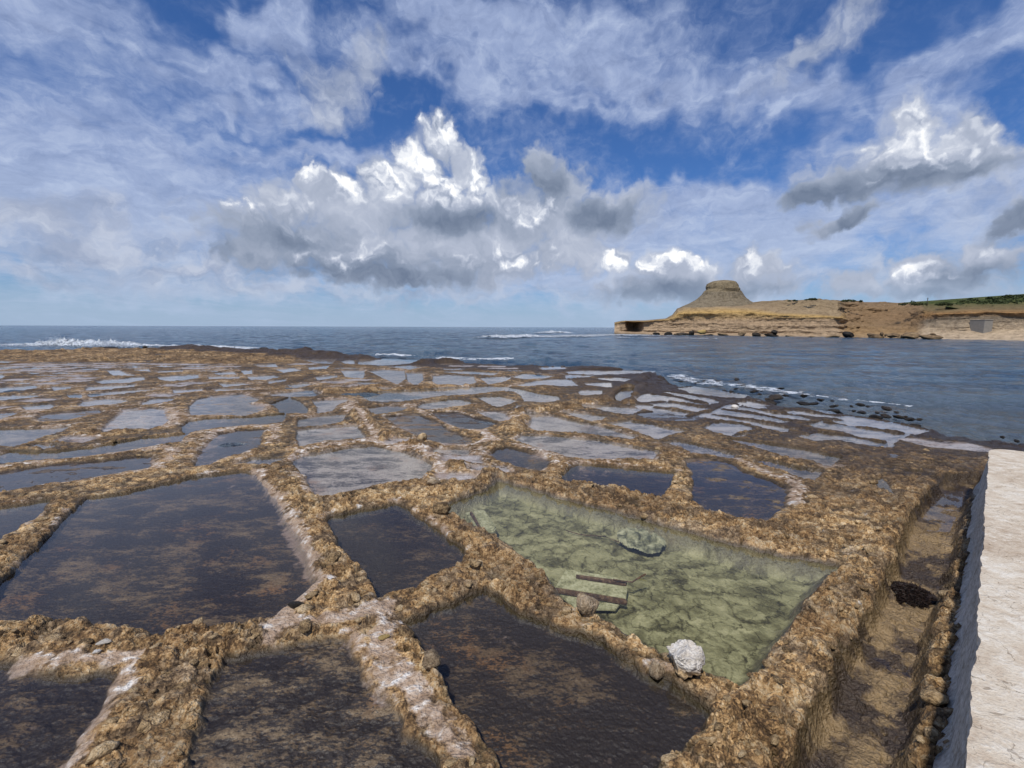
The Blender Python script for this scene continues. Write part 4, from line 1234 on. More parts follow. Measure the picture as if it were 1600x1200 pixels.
def build_dome():
    D0 = 167.0
    prof = [(482, 62), (478, 55), (474, 46), (470, 39), (466, 34), (461, 29.5), (456, 26.6), (453, 25.2), (451.5, 24.8), (447, 24.0), (443.5, 22.6), (441, 19.5), (439.2, 15), (438.2, 8), (437.8, 0)]
    ys = np.array([p[0] for p in prof], float); rs = np.array([p[1] for p in prof], float)
    tt = np.linspace(0, len(prof) - 1, 70)
    yy, rr = np.interp(tt, np.arange(len(prof)), ys), np.interp(tt, np.arange(len(prof)), rs)
    c0 = at_depth(1128, 478, D0)
    zz = np.array([at_depth(1128, y, D0)[2] for y in yy])
    mpp = D0 / F_PX
    th = np.linspace(0, 2 * pi, 121)
    T, ZZ = np.meshgrid(th, zz); RR = (rr * mpp)[:, None].repeat(len(th), 1)
    flute = np.abs(fbm((np.cos(T) * 4).ravel(), (np.sin(T) * 4).ravel() + ZZ.ravel() * .05, 4, 601).reshape(T.shape)) * 2
    strat = fbm((np.cos(T) * .8).ravel(), ZZ.ravel() * 1.6, 3, 607).reshape(T.shape) * 2
    cap = sstep(at_depth(1128, 456, D0)[2], at_depth(1128, 452, D0)[2], ZZ)
    lopside = 1 + .10 * np.sin(T * 2 + 1.1) * (1 - cap) + .03 * np.sin(T * 3 + 1)
    RR = RR * lopside * (1 - .13 * flute * (1 - cap) * sstep(25, 34, RR / mpp) - .06 * flute) + strat * (.14 + .12 * cap) * (RR > .5)
    shift = np.interp(yy, [438, 445, 453, 470, 482], [0, -2, 0, -1, -1])[:, None] * mpp
    X = c0[0] + RR * np.cos(T) + shift; Y = c0[1] + RR * np.sin(T) * .85
    me = mesh_np('hill', np.stack([X, Y, ZZ], -1).reshape(-1, 3), grid_faces(len(zz), len(th)), M_HEAD)
    zc = ZZ.ravel()
    a = sstep(at_depth(0, 455, D0)[2], at_depth(0, 451, D0)[2], zc)
    base, capc = np.array((.175, .145, .10)), np.array((.20, .16, .10))
    col = base[None] * (1 - a[:, None]) + capc[None] * a[:, None]
    col_attr(me, 'strata', col[:, 0], col[:, 1], col[:, 2], np.ones(len(col)))
    tag(obj('hill', me), 'bell shaped clay knoll with a flat rock cap on the headland', kind='structure')


build_dome()

# green slope above the right-hand cliff
M_SLOPE, g = new_mat('scrub slope')
pos = g.n('ShaderNodeNewGeometry').outputs['Position']
n1 = g.noise(pos, .22, 6, .65); n2 = g.noise(pos, 1.3, 5, .65)
c = g.ramp(g.m('ADD', g.m('MULTIPLY', n1, .55), g.m('MULTIPLY', n2, .45)), [(.40, (.02, .028, .010)), (.48, (.055, .075, .02)), (.55, (.11, .12, .04)), (.63, (.21, .17, .09))])
b = principled(g, c, .95, bump(g, n2, .8, .8), .1)
g.t.links.new(b.outputs[0], g.out.inputs[0])


def build_slope():
    xs = np.arange(1478, 2150, 4.0)
    yb = np.interp(xs, [1478, 1520, 1600, 2150], [479, 486, 488, 480])
    yt = np.interp(xs, [1478, 1500, 1520, 1545, 1562, 1600, 1700, 1900, 2150], [475, 471.5, 467.5, 465, 463.5, 460.5, 452, 440, 430])
    D = np.interp(xs, [d[0] for d in DK], [d[1] for d in DK])
    rows = []
    tv = np.linspace(0, 1, 26)
    for t in tv:
        rows.append([at_depth(a, y0 * (1 - t) + y1 * t, d + 13 + 42 * t ** 1.2) for a, y0, y1, d in zip(xs, yb, yt, D)])
    P = np.array(rows)
    bumpy = fbm(P[:, :, 0].ravel() * .18, P[:, :, 1].ravel() * .18, 4, 621).reshape(P.shape[:2]) * 2
    P[:, :, 2] += bumpy * .7 * np.sin(tv * pi * .9 + .15)[:, None]
    back = P[-1].copy(); back[:, 1] += 70; back[:, 2] -= .5
    P = np.concatenate([P, back[None]])
    me = mesh_np('hillside', P.reshape(-1, 3), grid_faces(*P.shape[:2]), M_SLOPE)
    tag(obj('hillside', me), 'green scrub covered slope above the cliff', kind='structure')
    return P


SLOPE = build_slope()

M_LEAF, g = new_mat('dark scrub leaves')
oi = g.n('ShaderNodeNewGeometry')
c = g.ramp(g.noise(oi.outputs['Position'], 2.2, 4, .6), [(.35, (.018, .026, .009)), (.5, (.045, .06, .02)), (.68, (.09, .105, .035))])
b = principled(g, c, .9)
g.t.links.new(b.outputs[0], g.out.inputs[0])
M_BARK, g = new_mat('scrub wood')
b = principled(g, (.09, .065, .045), .9)
g.t.links.new(b.outputs[0], g.out.inputs[0])


def leaf_cloud(centres, radii, n, size, seed):
    """many leaf-clump faces spread through rounded masses"""
    rs = np.random.RandomState(seed)
    k = rs.randint(0, len(centres), n)
    d = rs.normal(size=(n, 3)); d /= np.linalg.norm(d, axis=1, keepdims=True)
    q = np.array(centres)[k] + d * np.array(radii)[k] * rs.uniform(.35, 1.0, (n, 1)) ** .6
    a = rs.normal(size=(n, 3)); a /= np.linalg.norm(a, axis=1, keepdims=True)
    b_ = np.cross(a, rs.normal(size=(n, 3))); b_ /= np.linalg.norm(b_, axis=1, keepdims=True)
    s = size * rs.uniform(.5, 1.3, (n, 1))
    v = np.stack([q - a * s, q + b_ * s * .6, q + a * s, q - b_ * s * .6], 1).reshape(-1, 3)
    return v, np.arange(4 * n).reshape(-1, 4)


def shrub(px, py, D, w, h, label, seed):
    """w, h in picture points; base at (px, py)"""
    mpp = D / F_PX
    o = bpy.data.objects.new('shrub', None); link(o)
    base = at_depth(px, py, D); o.location = base
    rs = np.random.RandomState(seed)
    W_, H_ = w * mpp, h * mpp
    cs, rr = [], []
    for i in range(max(4, int(w / 3))):
        u = rs.uniform(-.5, .5)
        hh = H_ * (1 - 1.6 * abs(u) ** 1.5) * rs.uniform(.6, 1)
        cs.append((u * W_, rs.uniform(-.25, .25) * W_, hh * .5)); rr.append((W_ * .14, W_ * .14, max(hh * .5, .15)))
    v, f = leaf_cloud(cs, rr, 420, .22, seed)
    link(bpy.data.objects.new('foliage', mesh_np('foliage', v, f, M_LEAF, False)), o)
    for i in range(3):
        a = cs[i]
        bm = bmesh.new()
        m_ = Matrix.Translation((a[0] * .6, a[1] * .6, a[2] * .4)) @ Matrix.Rotation(rs.uniform(-.4, .4), 4, 'Y')
        bmesh.ops.create_cone(bm, cap_ends=True, segments=6, radius1=.10, radius2=.04, depth=max(a[2] * 1.2, .3), matrix=m_)
        bm_obj('stem', bm, M_BARK, o)
    tag(o, label, 'shrub', 'shrubs along the cliff top')


shrub(1270, 469, 140, 22, 3.5, 'low dark shrub on the skyline where the bay cliff begins', 1)
shrub(1325, 471.5, 136, 26, 4.5, 'reddish dark flat shrub above the rough bay cliff', 2)
shrub(1345, 472, 135, 6, 3, 'tiny shrub just beside the flat one above the bay cliff', 3)
shrub(1424, 477, 125, 34, 7, 'widest dark green shrub on the cliff top left of the post', 4)
shrub(1475, 477.5, 120, 24, 6.5, 'bushy dark shrub between the post and the green slope', 5)
shrub(1240, 470.5, 146, 14, 2.5, 'low scrub at the shoulder of the clay knoll', 6)
shrub(1575, 464.5, 136, 16, 5, 'dark bush on the crest of the green slope', 7)
shrub(1545, 467, 138, 12, 4, 'small round bush lower on the crest of the green slope', 8)


def scatter_scrub():
    rs = np.random.RandomState(44)
    n = 300
    i = rs.randint(4, SLOPE.shape[0] - 2, n); j = rs.randint(6, 70, n)
    cs = SLOPE[i, j] + rs.normal(size=(n, 3)) * (.5, .8, 0)
    rr = np.stack([rs.uniform(.6, 1.5, n), rs.uniform(.6, 1.5, n), rs.uniform(.3, .8, n)], -1)
    v, f = leaf_cloud(cs, rr, 14000, .30, 45)
    tag(obj('scrub', mesh_np('scrub', v, f, M_LEAF, False)), 'low green scrub covering the slope', kind='stuff')


scatter_scrub()

# thin post on the skyline
M_POST, g = new_mat('weathered timber')
b = principled(g, g.mix(g.noise(g.n('ShaderNodeNewGeometry').outputs['Position'], 4, 4, .6), (.05, .045, .04), (.12, .10, .085)), .9)
g.t.links.new(b.outputs[0], g.out.inputs[0])
bm = bmesh.new()
q = at_depth(1448.5, 477, 127)
bmesh.ops.create_cone(bm, cap_ends=True, segments=8, radius1=.10, radius2=.075, depth=2.3, matrix=Matrix.Translation((q[0], q[1], q[2] + .9)))
bmesh.ops.create_cone(bm, cap_ends=True, segments=8, radius1=.04, radius2=.04, depth=.5, matrix=Matrix.Translation((q[0], q[1], q[2] + 1.75)) @ Matrix.Rotation(pi / 2, 4, 'Y'))
tag(bm_obj('post', bm, M_POST), 'thin dark post standing alone on the cliff top', 'post')

# grey square of concrete in the cliff on the right
M_PATCH, g = new_mat('grey concrete')
b = principled(g, g.mix(g.noise(g.n('ShaderNodeNewGeometry').outputs['Position'], 2, 5, .6), (.19, .175, .15), (.30, .27, .23)), .9)
g.t.links.new(b.outputs[0], g.out.inputs[0])
hut = bpy.data.objects.new('concrete_hut', None); link(hut)
d0 = np.interp(1535, [d[0] for d in DK], [d[1] for d in DK]) + 7.9
p0 = at_depth(1533, 516, d0); hut.location = p0
mpp = d0 / F_PX
for nm, w_, h_, dep, dx_, dy_, dz_ in (('wall', 13 * mpp, 20 * mpp, 3.5, 0, .2, -5 * mpp), ('roof', 13.6 * mpp, 1.2 * mpp, 3.7, 0, .2, 15 * mpp), ('buttress', 2.2 * mpp, 20 * mpp, 1.6, 7.7 * mpp, -.4, -6 * mpp)):
    bm = bmesh.new()
    bmesh.ops.create_cube(bm, size=1.0, matrix=Matrix.Translation((dx_, dy_, dz_ + h_ / 2)) @ Matrix.Diagonal((w_, dep, h_, 1)))
    bmesh.ops.bevel(bm, geom=bm.edges[:], offset=.05, segments=1, affect='EDGES')
    bm_obj(nm, bm, M_PATCH, hut, False)
tag(hut, 'small square grey concrete hut set into the right-hand cliff above the pale beach', 'hut')

# ---------------------------------------------------------------- rocks and stones
def stone_mesh(name, seed, mat, sub=3, flat=.7, rough=.25, facet=.5):
    """a weathered stone of unit size"""
    rs = np.random.RandomState(seed)
    bm = bmesh.new()
    bmesh.ops.create_icosphere(bm, subdivisions=sub, radius=.5)
    v = np.array([q.co for q in bm.verts])
    nrm = v / np.linalg.norm(v, axis=1, keepdims=True)
    for _ in range(9):                                   # break planes off it
        d = rs.normal(size=3); d /= np.linalg.norm(d)
        lim = rs.uniform(.30, .46)
        h = v @ d
        v = v - d[None] * (np.maximum(h - lim, 0) * facet * 1.6)[:, None]
    o = rs.uniform(0, 50)
    nz_ = fbm(nrm[:, 0] * 1.8 + nrm[:, 2] * 1.1 + o, nrm[:, 1] * 1.8 - nrm[:, 2] * .9 + o, 4, seed) * 2
    nf = fbm(nrm[:, 0] * 6 + nrm[:, 2] * 4 + o, nrm[:, 1] * 6 + nrm[:, 2] * 3, 3, seed + 5) * 2
    v = v * (1 + rough * nz_ + rough * .35 * nf)[:, None]
    v[:, 2] *= flat
    for q, c in zip(bm.verts, v):
        q.co = c
    me = bpy.data.meshes.new(name)
    bm.to_mesh(me); bm.free()
    me.materials.append(mat)
    me.polygons.foreach_set('use_smooth', [True] * len(me.polygons))
    return me


def stone_material(name, stops, scale=9.0, rough=.85, dirt=None):
    m, g = new_mat(name)
    co = g.n('ShaderNodeTexCoord').outputs['Object']
    rnd = g.n('ShaderNodeObjectInfo').outputs['Random']
    p = g.v('ADD', co, g.xyz(g.m('MULTIPLY', rnd, 31.0), g.m('MULTIPLY', rnd, 17.0), 0))
    n1 = g.noise(p, scale * .35, 5, .62); n2 = g.noise(p, scale * 1.6, 5, .65)
    k = g.m('ADD', g.m('ADD', g.m('MULTIPLY', n1, .5), g.m('MULTIPLY', n2, .5)), g.m('MULTIPLY_ADD', rnd, .12, -.06))
    c = g.ramp(k, stops)
    if dirt:
        c = g.mix(g.step(g.sep(co)[2], .05, -.22, 0, .9), c, dirt)
    nb = bump(g, g.m('ADD', n2, g.m('MULTIPLY', g.voro(p, scale * 2.2, 'F1', 1), .5)), .7, .03)
    b = principled(g, c, rough, nb, .3)
    g.t.links.new(b.outputs[0], g.out.inputs[0])
    return m


M_STONE = stone_material('ochre stone', [(.36, (.07, .044, .022)), (.45, (.22, .145, .07)), (.54, (.42, .29, .15)), (.64, (.64, .49, .30))], 5)
M_STONEG = stone_material('grey brown stone', [(.36, (.07, .048, .03)), (.47, (.21, .15, .09)), (.56, (.35, .265, .17)), (.66, (.52, .42, .30))], 5)
M_BLACK = stone_material('black weathered rock', [(.34, (.006, .005, .004)), (.5, (.022, .017, .012)), (.68, (.075, .052, .03))], 6, .6)
M_WHITE = stone_material('white limestone', [(.30, (.30, .25, .19)), (.42, (.52, .46, .38)), (.55, (.70, .65, .58)), (.7, (.82, .79, .74))], 5, .9, (.45, .30, .14))
M_SHORE = stone_material('brown boulder', [(.34, (.05, .034, .02)), (.47, (.15, .10, .055)), (.58, (.26, .18, .10)), (.7, (.38, .28, .17))], 6)
M_YELLOW = stone_material('yellow boulder', [(.34, (.20, .13, .04)), (.5, (.40, .28, .10)), (.7, (.55, .42, .2))], 6)

# knobs of stone in the walls: every one a part of the terrace
rs = np.random.RandomState(12)
variants = [stone_mesh('stone', 40 + i, M_STONE, 2, .62, .30, .8) for i in range(9)]
cand = []
N = 26000
pxs, pys = rs.uniform(-60, 1480, N), 640 + 560 * rs.uniform(0, 1, N) ** .8
P = np.array([ground(a, b_, ZW + .06) for a, b_ in zip(pxs, pys)])
TZ, tfl, tsalt, tgreen, tshore, tdark, tcav, tch, _ = terrain(P[:, 0], P[:, 1])
sdn = np.full(N, 9.0)
for poly, _, _ in pan_polys:
    q = np.array(poly)
    m = np.nonzero((P[:, 0] > q[:, 0].min() - 1) & (P[:, 0] < q[:, 0].max() + 1) & (P[:, 1] > q[:, 1].min() - 1) & (P[:, 1] < q[:, 1].max() + 1))[0]
    if m.size:
        sdn[m] = np.minimum(sdn[m], sdf(P[m, 0], P[m, 1], poly))
okm = (sdn > .035) & (tch < .05) & (tsalt < .3) & (P[:, 1] < 9.5)
taken = []
for i in np.nonzero(okm)[0]:
    if len(taken) >= 292:
        break
    x_, y_ = P[i, 0], P[i, 1]
    s_ = min(.035 + .10 * rs.uniform() ** 2.2, sdn[i] * 1.7) * (1.0 + .05 * y_)
    if sdn[i] > .35 and rs.uniform() < .55:
        continue
    if any((x_ - a) ** 2 + (y_ - b_) ** 2 < (.75 * (s_ + c_)) ** 2 for a, b_, c_ in taken):
        continue
    taken.append((x_, y_, s_))
    o = bpy.data.objects.new('stone', variants[rs.randint(len(variants))])
    link(o, TERRACE)
    o.location = (x_, y_, TZ[i] - s_ * .04)
    o.rotation_euler = (rs.uniform(-.35, .35), rs.uniform(-.35, .35), rs.uniform(0, 6.28))
    o.scale = (s_ * rs.uniform(.85, 1.35), s_ * rs.uniform(.8, 1.1), s_ * rs.uniform(.7, 1.0))


def ground_z(x, y):
    return float(terrain(np.array([x]), np.array([y]))[0][0])


def rock(name, px, py, w_px, mat, label, cat, seed, flat=.75, sink=.25, z=None, group=None, aspect=1.0, rot=None, sub=3, rough=.25, stretch=1.0, facet=.5):
    q = ground(px, py, ZW + .05 if z is None else z)
    D = q[1]
    s_ = w_px * D / F_PX
    gz = ground_z(q[0], q[1]) if z is None else z
    o = bpy.data.objects.new(name, stone_mesh(name, seed, mat, sub, 1.0, rough, facet))
    link(o)
    h = s_ * flat
    o.location = (q[0], q[1], gz + h * (.5 - sink))
    o.rotation_euler = (0, 0, rot if rot is not None else seed * 1.7)
    o.scale = (s_ * stretch, s_ * aspect, h)
    tag(o, label, cat, group)
    return o


rock('limestone_rock', 1068, 1046, 62, M_WHITE, 'large white limestone rock sitting on the wall at the near corner of the green pool', 'rock', 71, .95, .08, sub=5, rough=.24, rot=.4, facet=1.0)
rock('stone', 1026, 1046, 26, M_STONEG, 'small brownish white stone leaning on the large white limestone rock', 'stone', 72, 1.25, .1, sub=4, rot=.2)
rock('stone', 916, 956, 42, M_STONEG, 'round brown pitted stone overhanging the green pool next to the sunken panel', 'stone', 73, .85, .15, sub=4)
rock('stone', 463, 950, 26, M_BLACK, 'small blackish stone at the salt corner of the largest dark pan', 'stone', 74, .45, .15, sub=3, stretch=1.1, aspect=.6, rot=-.2)
rock('stone', 163, 1009, 24, M_WHITE, 'flat white stone lying on the brown bank above the lower left pan', 'stone', 75, .3, .15, sub=3, aspect=.6, rot=.2)
rock('stone', 152, 1022, 12, M_WHITE, 'tiny white stone below the flat white stone on the brown bank', 'stone', 76, .4, .15, sub=3)
rock('stone', 600, 1000, 20, M_YELLOW, 'small orange stone stuck in the white salt corner', 'stone', 77, .35, .2, sub=3, aspect=.55, rot=.5)
rock('stone', 675, 1044, 34, M_STONEG, 'rounded knob of brown rock on the edge of the wide brown pan', 'stone', 78, .75, .25, sub=4)
rock('stone', 690, 802, 30, M_STONE, 'round tan stone at the left tip of the green pool', 'stone', 79, .8, .2, sub=4)
rock('stone', 488, 938, 26, M_STONE, 'flat yellowish stone set in salt near the small blackish stone', 'stone', 80, .3, .2, sub=3, aspect=.5)
rock('stone', 1104, 1158, 42, M_STONE, 'flat tan stone slab at the far corner of the wide brown pan', 'stone', 81, .3, .3, sub=3, aspect=.5, rot=.3)
rock('stone', 678, 760, 22, M_STONEG, 'grey pebble below the curved salt rim of the shell shaped pan', 'stone', 82, .6, .2, sub=3)
rock('stone', 660, 688, 16, M_STONE, 'upright ochre rock knob at the end of the rounded wall', 'stone', 83, 1.2, .2, sub=3)
rock('stone', 1148, 633, 14, M_WHITE, 'pale stone beside the small four sided pan near the bay', 'stone', 84, .6, .2, sub=3)

# black knobs on the far reef edge
for k, (px, py, w, fl, lab) in enumerate([
        (412, 549, 15, .62, 'tall black reef knob standing alone above the surf line'), (428, 550, 12, .45, 'low black lump leaning against the tall reef knob'),
        (226, 544, 8, .6, 'small pointed black rock on the reef edge in the surf'), (288, 545, 12, .45, 'first black lump of the reef cluster left of the tall knob'),
        (299, 545, 13, .5, 'second black lump of the reef cluster left of the tall knob'), (314, 545.5, 12, .45, 'third black lump of the reef cluster left of the tall knob'),
        (327, 545.5, 14, .55, 'largest black lump of the reef cluster left of the tall knob'), (344, 547, 14, .4, 'flat black lump at the end of the reef cluster'),
        (165, 545.5, 30, .16, 'long flat black reef rock behind which the surf bursts'), (270, 545, 14, .3, 'flat black rock between pointed rock and reef cluster')]):
    rock('reef_rock', px, py, w, M_BLACK, lab, 'reef rock', 120 + k, fl, .2, z=ZW, group='black rocks on the far reef edge', aspect=.8)

# black rocks strewn along the shore of the bay
shore = [(1120, 601, 8), (1145, 599, 9), (1154, 605.5, 10), (1166, 607, 8), (1189, 609, 7), (1127, 611, 10), (1145, 611, 9), (1172, 614, 14), (1184, 614, 8), (1215, 613, 10), (1218, 621, 20),
         (1232, 623, 12), (1262, 621, 14), (1250, 628, 16), (1272, 630, 8), (1287, 630, 13), (1300, 628, 8), (1270, 637, 18), (1310, 636, 12), (1295, 640, 10), (1304, 649, 24), (1317, 647, 12),
         (1340, 649, 22), (1350, 642, 16), (1366, 655, 20), (1380, 657, 16), (1388, 640, 22), (1404, 658, 15), (1414, 664, 9), (1424, 662, 18), (1434, 668, 14), (1358, 640, 8), (1373, 649, 12),
         (1398, 649, 9), (1420, 650, 8), (1440, 655, 7), (1336, 643, 9), (1204, 635, 20), (1196, 629, 14), (1216, 638, 12), (1105, 596, 9), (1092, 599, 7), (1070, 596, 8), (1500, 690, 12), (1582, 690, 14), (1560, 686, 10), (1240, 611, 6), (1330, 632, 7)]
vs = [stone_mesh('shore_rock', 200 + i, M_BLACK, 3, .7, .3, .6) for i in range(6)]
for k, (px, py, w) in enumerate(shore):
    q = ground(px + rs.uniform(-7, 7), py + rs.uniform(-5, 3), .08)
    s_ = w * q[1] / F_PX * rs.uniform(.75, 1.35)
    o = link(bpy.data.objects.new('shore_rock', vs[k % 6]))
    o.location = (q[0], q[1], .07 + .06 * rs.uniform() + (.08 if py > 633 and w > 15 else 0))
    o.rotation_euler = (rs.uniform(-.2, .2), rs.uniform(-.2, .2), rs.uniform(0, 6))
    o.scale = (s_, s_ * rs.uniform(.6, .9), max(s_ * rs.uniform(.35, .6), .10))
    lab = 'black weathered rock in the shallows along the waterline of the bay'
    if w >= 24:
        lab = 'biggest black boulder at the water end of a pan wall in the bay'
    elif (px, py) == (1204, 635):
        lab = 'dark reddish lump of rock between bright pans near the bay'
    tag(o, lab, 'rock', 'black rocks along the waterline of the bay')

# boulders fallen below the headland cliff
fallen = [(1025, 524, 13, 5, 'small dark boulder closest to the sea cave'), (1044, 525, 15, 7, 'dark pointed boulder second from the sea cave'), (1058, 525.5, 12, 5, 'low dark boulder between pointed ones under the clay knoll'),
          (1070, 526, 24, 6, 'long low dark boulder at the water under the clay knoll'), (1081, 525, 9, 9, 'upright dark boulder under the clay knoll'), (1097, 521.5, 14, 7, 'yellow boulder on the shelf under the clay knoll'),
          (1108, 525.8, 16, 4, 'flat dark boulder right below the yellow one'), (1130, 525, 18, 5, 'pale topped boulder on the shelf past the yellow one'), (1158, 524.5, 12, 7, 'brown boulder with a pale side at mid cape'),
          (1182, 526, 18, 6, 'wide dark boulder below a fallen cube of rock'), (1210, 521.5, 11, 6, 'tilted dark cube of rock resting above the shelf'), (1205, 526.5, 22, 5, 'long dark boulder at the waterline below the tilted cube'),
          (1235, 527, 16, 4, 'low boulder right of the long waterline one'), (1268, 528, 14, 3, 'flat rock where the cape ends and the bay cliff begins'), (1300, 528, 20, 5, 'pale brown slab at the start of the bay'),
          (1326, 527, 18, 8, 'angular boulder behind the dark wet one'), (1333, 534, 24, 8, 'dark wet boulder standing in the water'), (1316, 531, 14, 3, 'flat stone left of the dark wet boulder'), (1366, 531, 24, 10, 'big brown boulder in front of two small pillars'),
          (1377, 525, 5, 6, 'small dark pillar of rock behind the big brown boulder'), (1383, 525.5, 4, 5, 'second small dark pillar behind the big brown boulder'), (1395, 527, 22, 6, 'long brown boulder between the bay and the pale beach'),
          (1423, 528, 32, 9, 'largest rounded boulder at the left end of the pale beach'), (1408, 529, 16, 5, 'low boulder in front of the largest rounded one'), (1455, 530, 32, 7, 'loaf shaped boulder with a small stone on top, alone on the pale beach'), (1458, 523.5, 8, 3, 'small stone lying on the loaf shaped boulder')]
for k, (px, py, w, h, lab) in enumerate(fallen):
    D = float(np.interp(px, [d[0] for d in DK], [d[1] for d in DK])) + (-1.5 if py > 533 else .6)
    q = at_depth(px, py, D)
    mpp = D / F_PX
    mat = M_YELLOW if 'yellow boulder' in lab else (M_BLACK if ('dark' in lab and px < 1340) else M_SHORE)
    o = link(bpy.data.objects.new('boulder', stone_mesh('boulder', 300 + k, mat, 3, 1.0, .28, .7)))
    o.location = (q[0], q[1], q[2] + h * mpp * .42)
    o.rotation_euler = (rs.uniform(-.15, .15), rs.uniform(-.2, .2), rs.uniform(-.3, .3))
    o.scale = (w * mpp, w * mpp * .7, h * mpp * 1.25)
    tag(o, lab, 'boulder', 'boulders fallen below the headland cliff')

# ---------------------------------------------------------------- whitewashed platform beside the channel
PT = CAM_Z - 1.62
M_LIME, g = new_mat('whitewashed render')
pos = g.n('ShaderNodeNewGeometry').outputs['Position']
n1 = g.noise(pos, 1.6, 6, .65, .4); n2 = g.noise(pos, 11, 6, .68); n3 = g.noise(pos, 75, 4, .6)
k = g.m('ADD', g.m('MULTIPLY', n1, .45), g.m('ADD', g.m('MULTIPLY', n2, .4), g.m('MULTIPLY', n3, .2)))
c = g.ramp(k, [(.38, (.38, .28, .19)), (.46, (.54, .44, .33)), (.53, (.63, .54, .42)), (.62, (.73, .665, .56))])
c = g.mix(g.step(g.m('ADD', g.m('MULTIPLY', n2, .7), g.m('MULTIPLY', n3, .3)), .54, .62, 0, .7), c, (.76, .70, .60))
st = g.noise(g.v('MULTIPLY', pos, (2.2, 7, 1)), 2.2, 8, .72)
c = g.mix(g.step(st, .54, .66, 0, .55), c, (.40, .30, .20))
c = g.mix(g.step(g.m('ABSOLUTE', g.m('SUBTRACT', g.noise(pos, 2.6, 4, .6, .5), .5)), .006, .0, 0, .6), c, (.16, .11, .07))
c = g.mix(g.step(g.voro(pos, 26, 'F1', 1), .16, .06, 0, .5), c, (.25, .19, .13))
nb = bump(g, g.m('ADD', g.m('MULTIPLY', n2, .8), g.m('MULTIPLY', n3, .5)), .85, .02)
b = principled(g, c, .9, nb, .2)
g.t.links.new(b.outputs[0], g.out.inputs[0])
M_FACE, g = new_mat('grey mortar')
pos = g.n('ShaderNodeNewGeometry').outputs['Position']
n1 = g.noise(pos, 4, 6, .65); n2 = g.noise(pos, 32, 5, .65)
c = g.ramp(g.m('ADD', g.m('MULTIPLY', n1, .5), g.m('MULTIPLY', n2, .5)), [(.36, (.24, .205, .16)), (.5, (.46, .42, .355)), (.62, (.62, .58, .51))])
b = principled(g, c, .9, bump(g, n2, .8, .02), .2)
g.t.links.new(b.outputs[0], g.out.inputs[0])

p_near, p_far = ground(1510, 1200, PT), ground(1541, 768, PT)
ex = (p_far - p_near)[:2]; ex /= np.linalg.norm(ex); en = np.array([ex[1], -ex[0]])   # en points away from the channel
end = ground(1572, 702, PT)[:2]
L_END = float((end - p_near[:2]) @ ex)
L_CR = float((ground(1528, 1062, PT)[:2] - p_near[:2]) @ ex)
L_CR2 = float((ground(1600, 1076, PT)[:2] - p_near[:2]) @ ex)
platform = bpy.data.objects.new('platform', None); link(platform)
platform.location = (p_near[0], p_near[1], 0)
tag(platform, 'whitewashed stone platform with a rough top and grey mortar side beside the channel', 'platform')


def loc(u, w, z):
    q = ex * u + en * w
    return Vector((q[0], q[1], z))


def edge_w(u):
    return .03 * max(0.0, float(fbm(np.array([u * 2.2]), np.array([3.3]), 4, 701, .6)[0]) * 2 - .1) + .012 * float(fbm(np.array([u * 7.0]), np.array([5.3]), 3, 709)[0]) * 2 + .005 * float(fbm(np.array([u * 22.0]), np.array([1.3]), 3, 703)[0]) * 2


def crack_u(w):
    return L_CR + (L_CR2 - L_CR) * min(w / .35, 2.0) + .02 * float(fbm(np.array([w * 6.0]), np.array([8.8]), 4, 705)[0]) * 2


def slab(outline, z1, z0, mat, name):
    bm = bmesh.new()
    top = [bm.verts.new(loc(u, w, z1)) for u, w in outline]
    low = [bm.verts.new(loc(u, w, z0)) for u, w in outline]
    f = bm.faces.new(top)
    n = len(top)
    for i in range(n):
        bm.faces.new([top[i], low[i], low[(i + 1) % n], top[(i + 1) % n]])
    bmesh.ops.recalc_face_normals(bm, faces=bm.faces[:])
    return bm_obj(name, bm, mat, platform, False)


ws = np.arange(.0, 6.0, .05)
near_edge = [(u, edge_w(u)) for u in np.arange(-6.0, L_CR - .01, .03)]
ck = [(crack_u(w), w) for w in ws]
slab([(-6.0, 6.0)] + near_edge + [(a - .004, b_ + (edge_w(a) if b_ == 0 else 0)) for a, b_ in ck], PT, PT - .05, M_LIME, 'slab')
far_edge = [(u, edge_w(u)) for u in np.arange(L_CR + .02, L_END - .32, .03)]
rounding = [(L_END - .30 + .30 * sin(a), .26 - .26 * cos(a)) for a in np.linspace(.05, pi / 2, 12)]
far_side = [(L_END + edge_w(w + 40) * .8, w) for w in np.arange(.30, 6.0, .05)]
slab([(a + .004, b_) for a, b_ in reversed(ck[1:])] + far_edge + rounding + far_side, PT, PT - .05, M_LIME, 'slab')


def side_face():
    us = np.arange(-6, L_END - .3, .04)
    rows = []
    prof = [(.05, PT - .04), (.012, PT - .06), (.0, PT - .12), (-.03, ZW + .28), (-.05, ZW + .14), (-.085, ZW + .07), (-.10, ZW - .02), (-.10, ZW - .3)]
    for a, z_ in prof:
        rows.append([loc(u, a + .02 * float(q), z_ + .01 * float(q)) for u, q in zip(us, fbm(us * 4, us * 0 + z_ * 9, 4, 711) * 2)])
    rows = np.array([[tuple(v) for v in r_] for r_ in rows])
    # turn round the far corner
    corner = []
    for a_ in np.linspace(0, pi / 2, 10):
        corner.append([tuple(loc(L_END - .30 + (.30 - a) * sin(a_), .26 - (.26 - a) * cos(a_), z_)) for a, z_ in prof])
    wsd = np.arange(.4, 6, .2)
    for w in wsd:
        corner.append([tuple(loc(L_END - a, w, z_)) for a, z_ in prof])
    rows = np.concatenate([rows, np.array(corner).transpose(1, 0, 2)], 1)
    me = mesh_np('side_face', rows.reshape(-1, 3), grid_faces(*rows.shape[:2])[:, ::-1], M_FACE)
    obj('side_face', me, platform)


side_face()

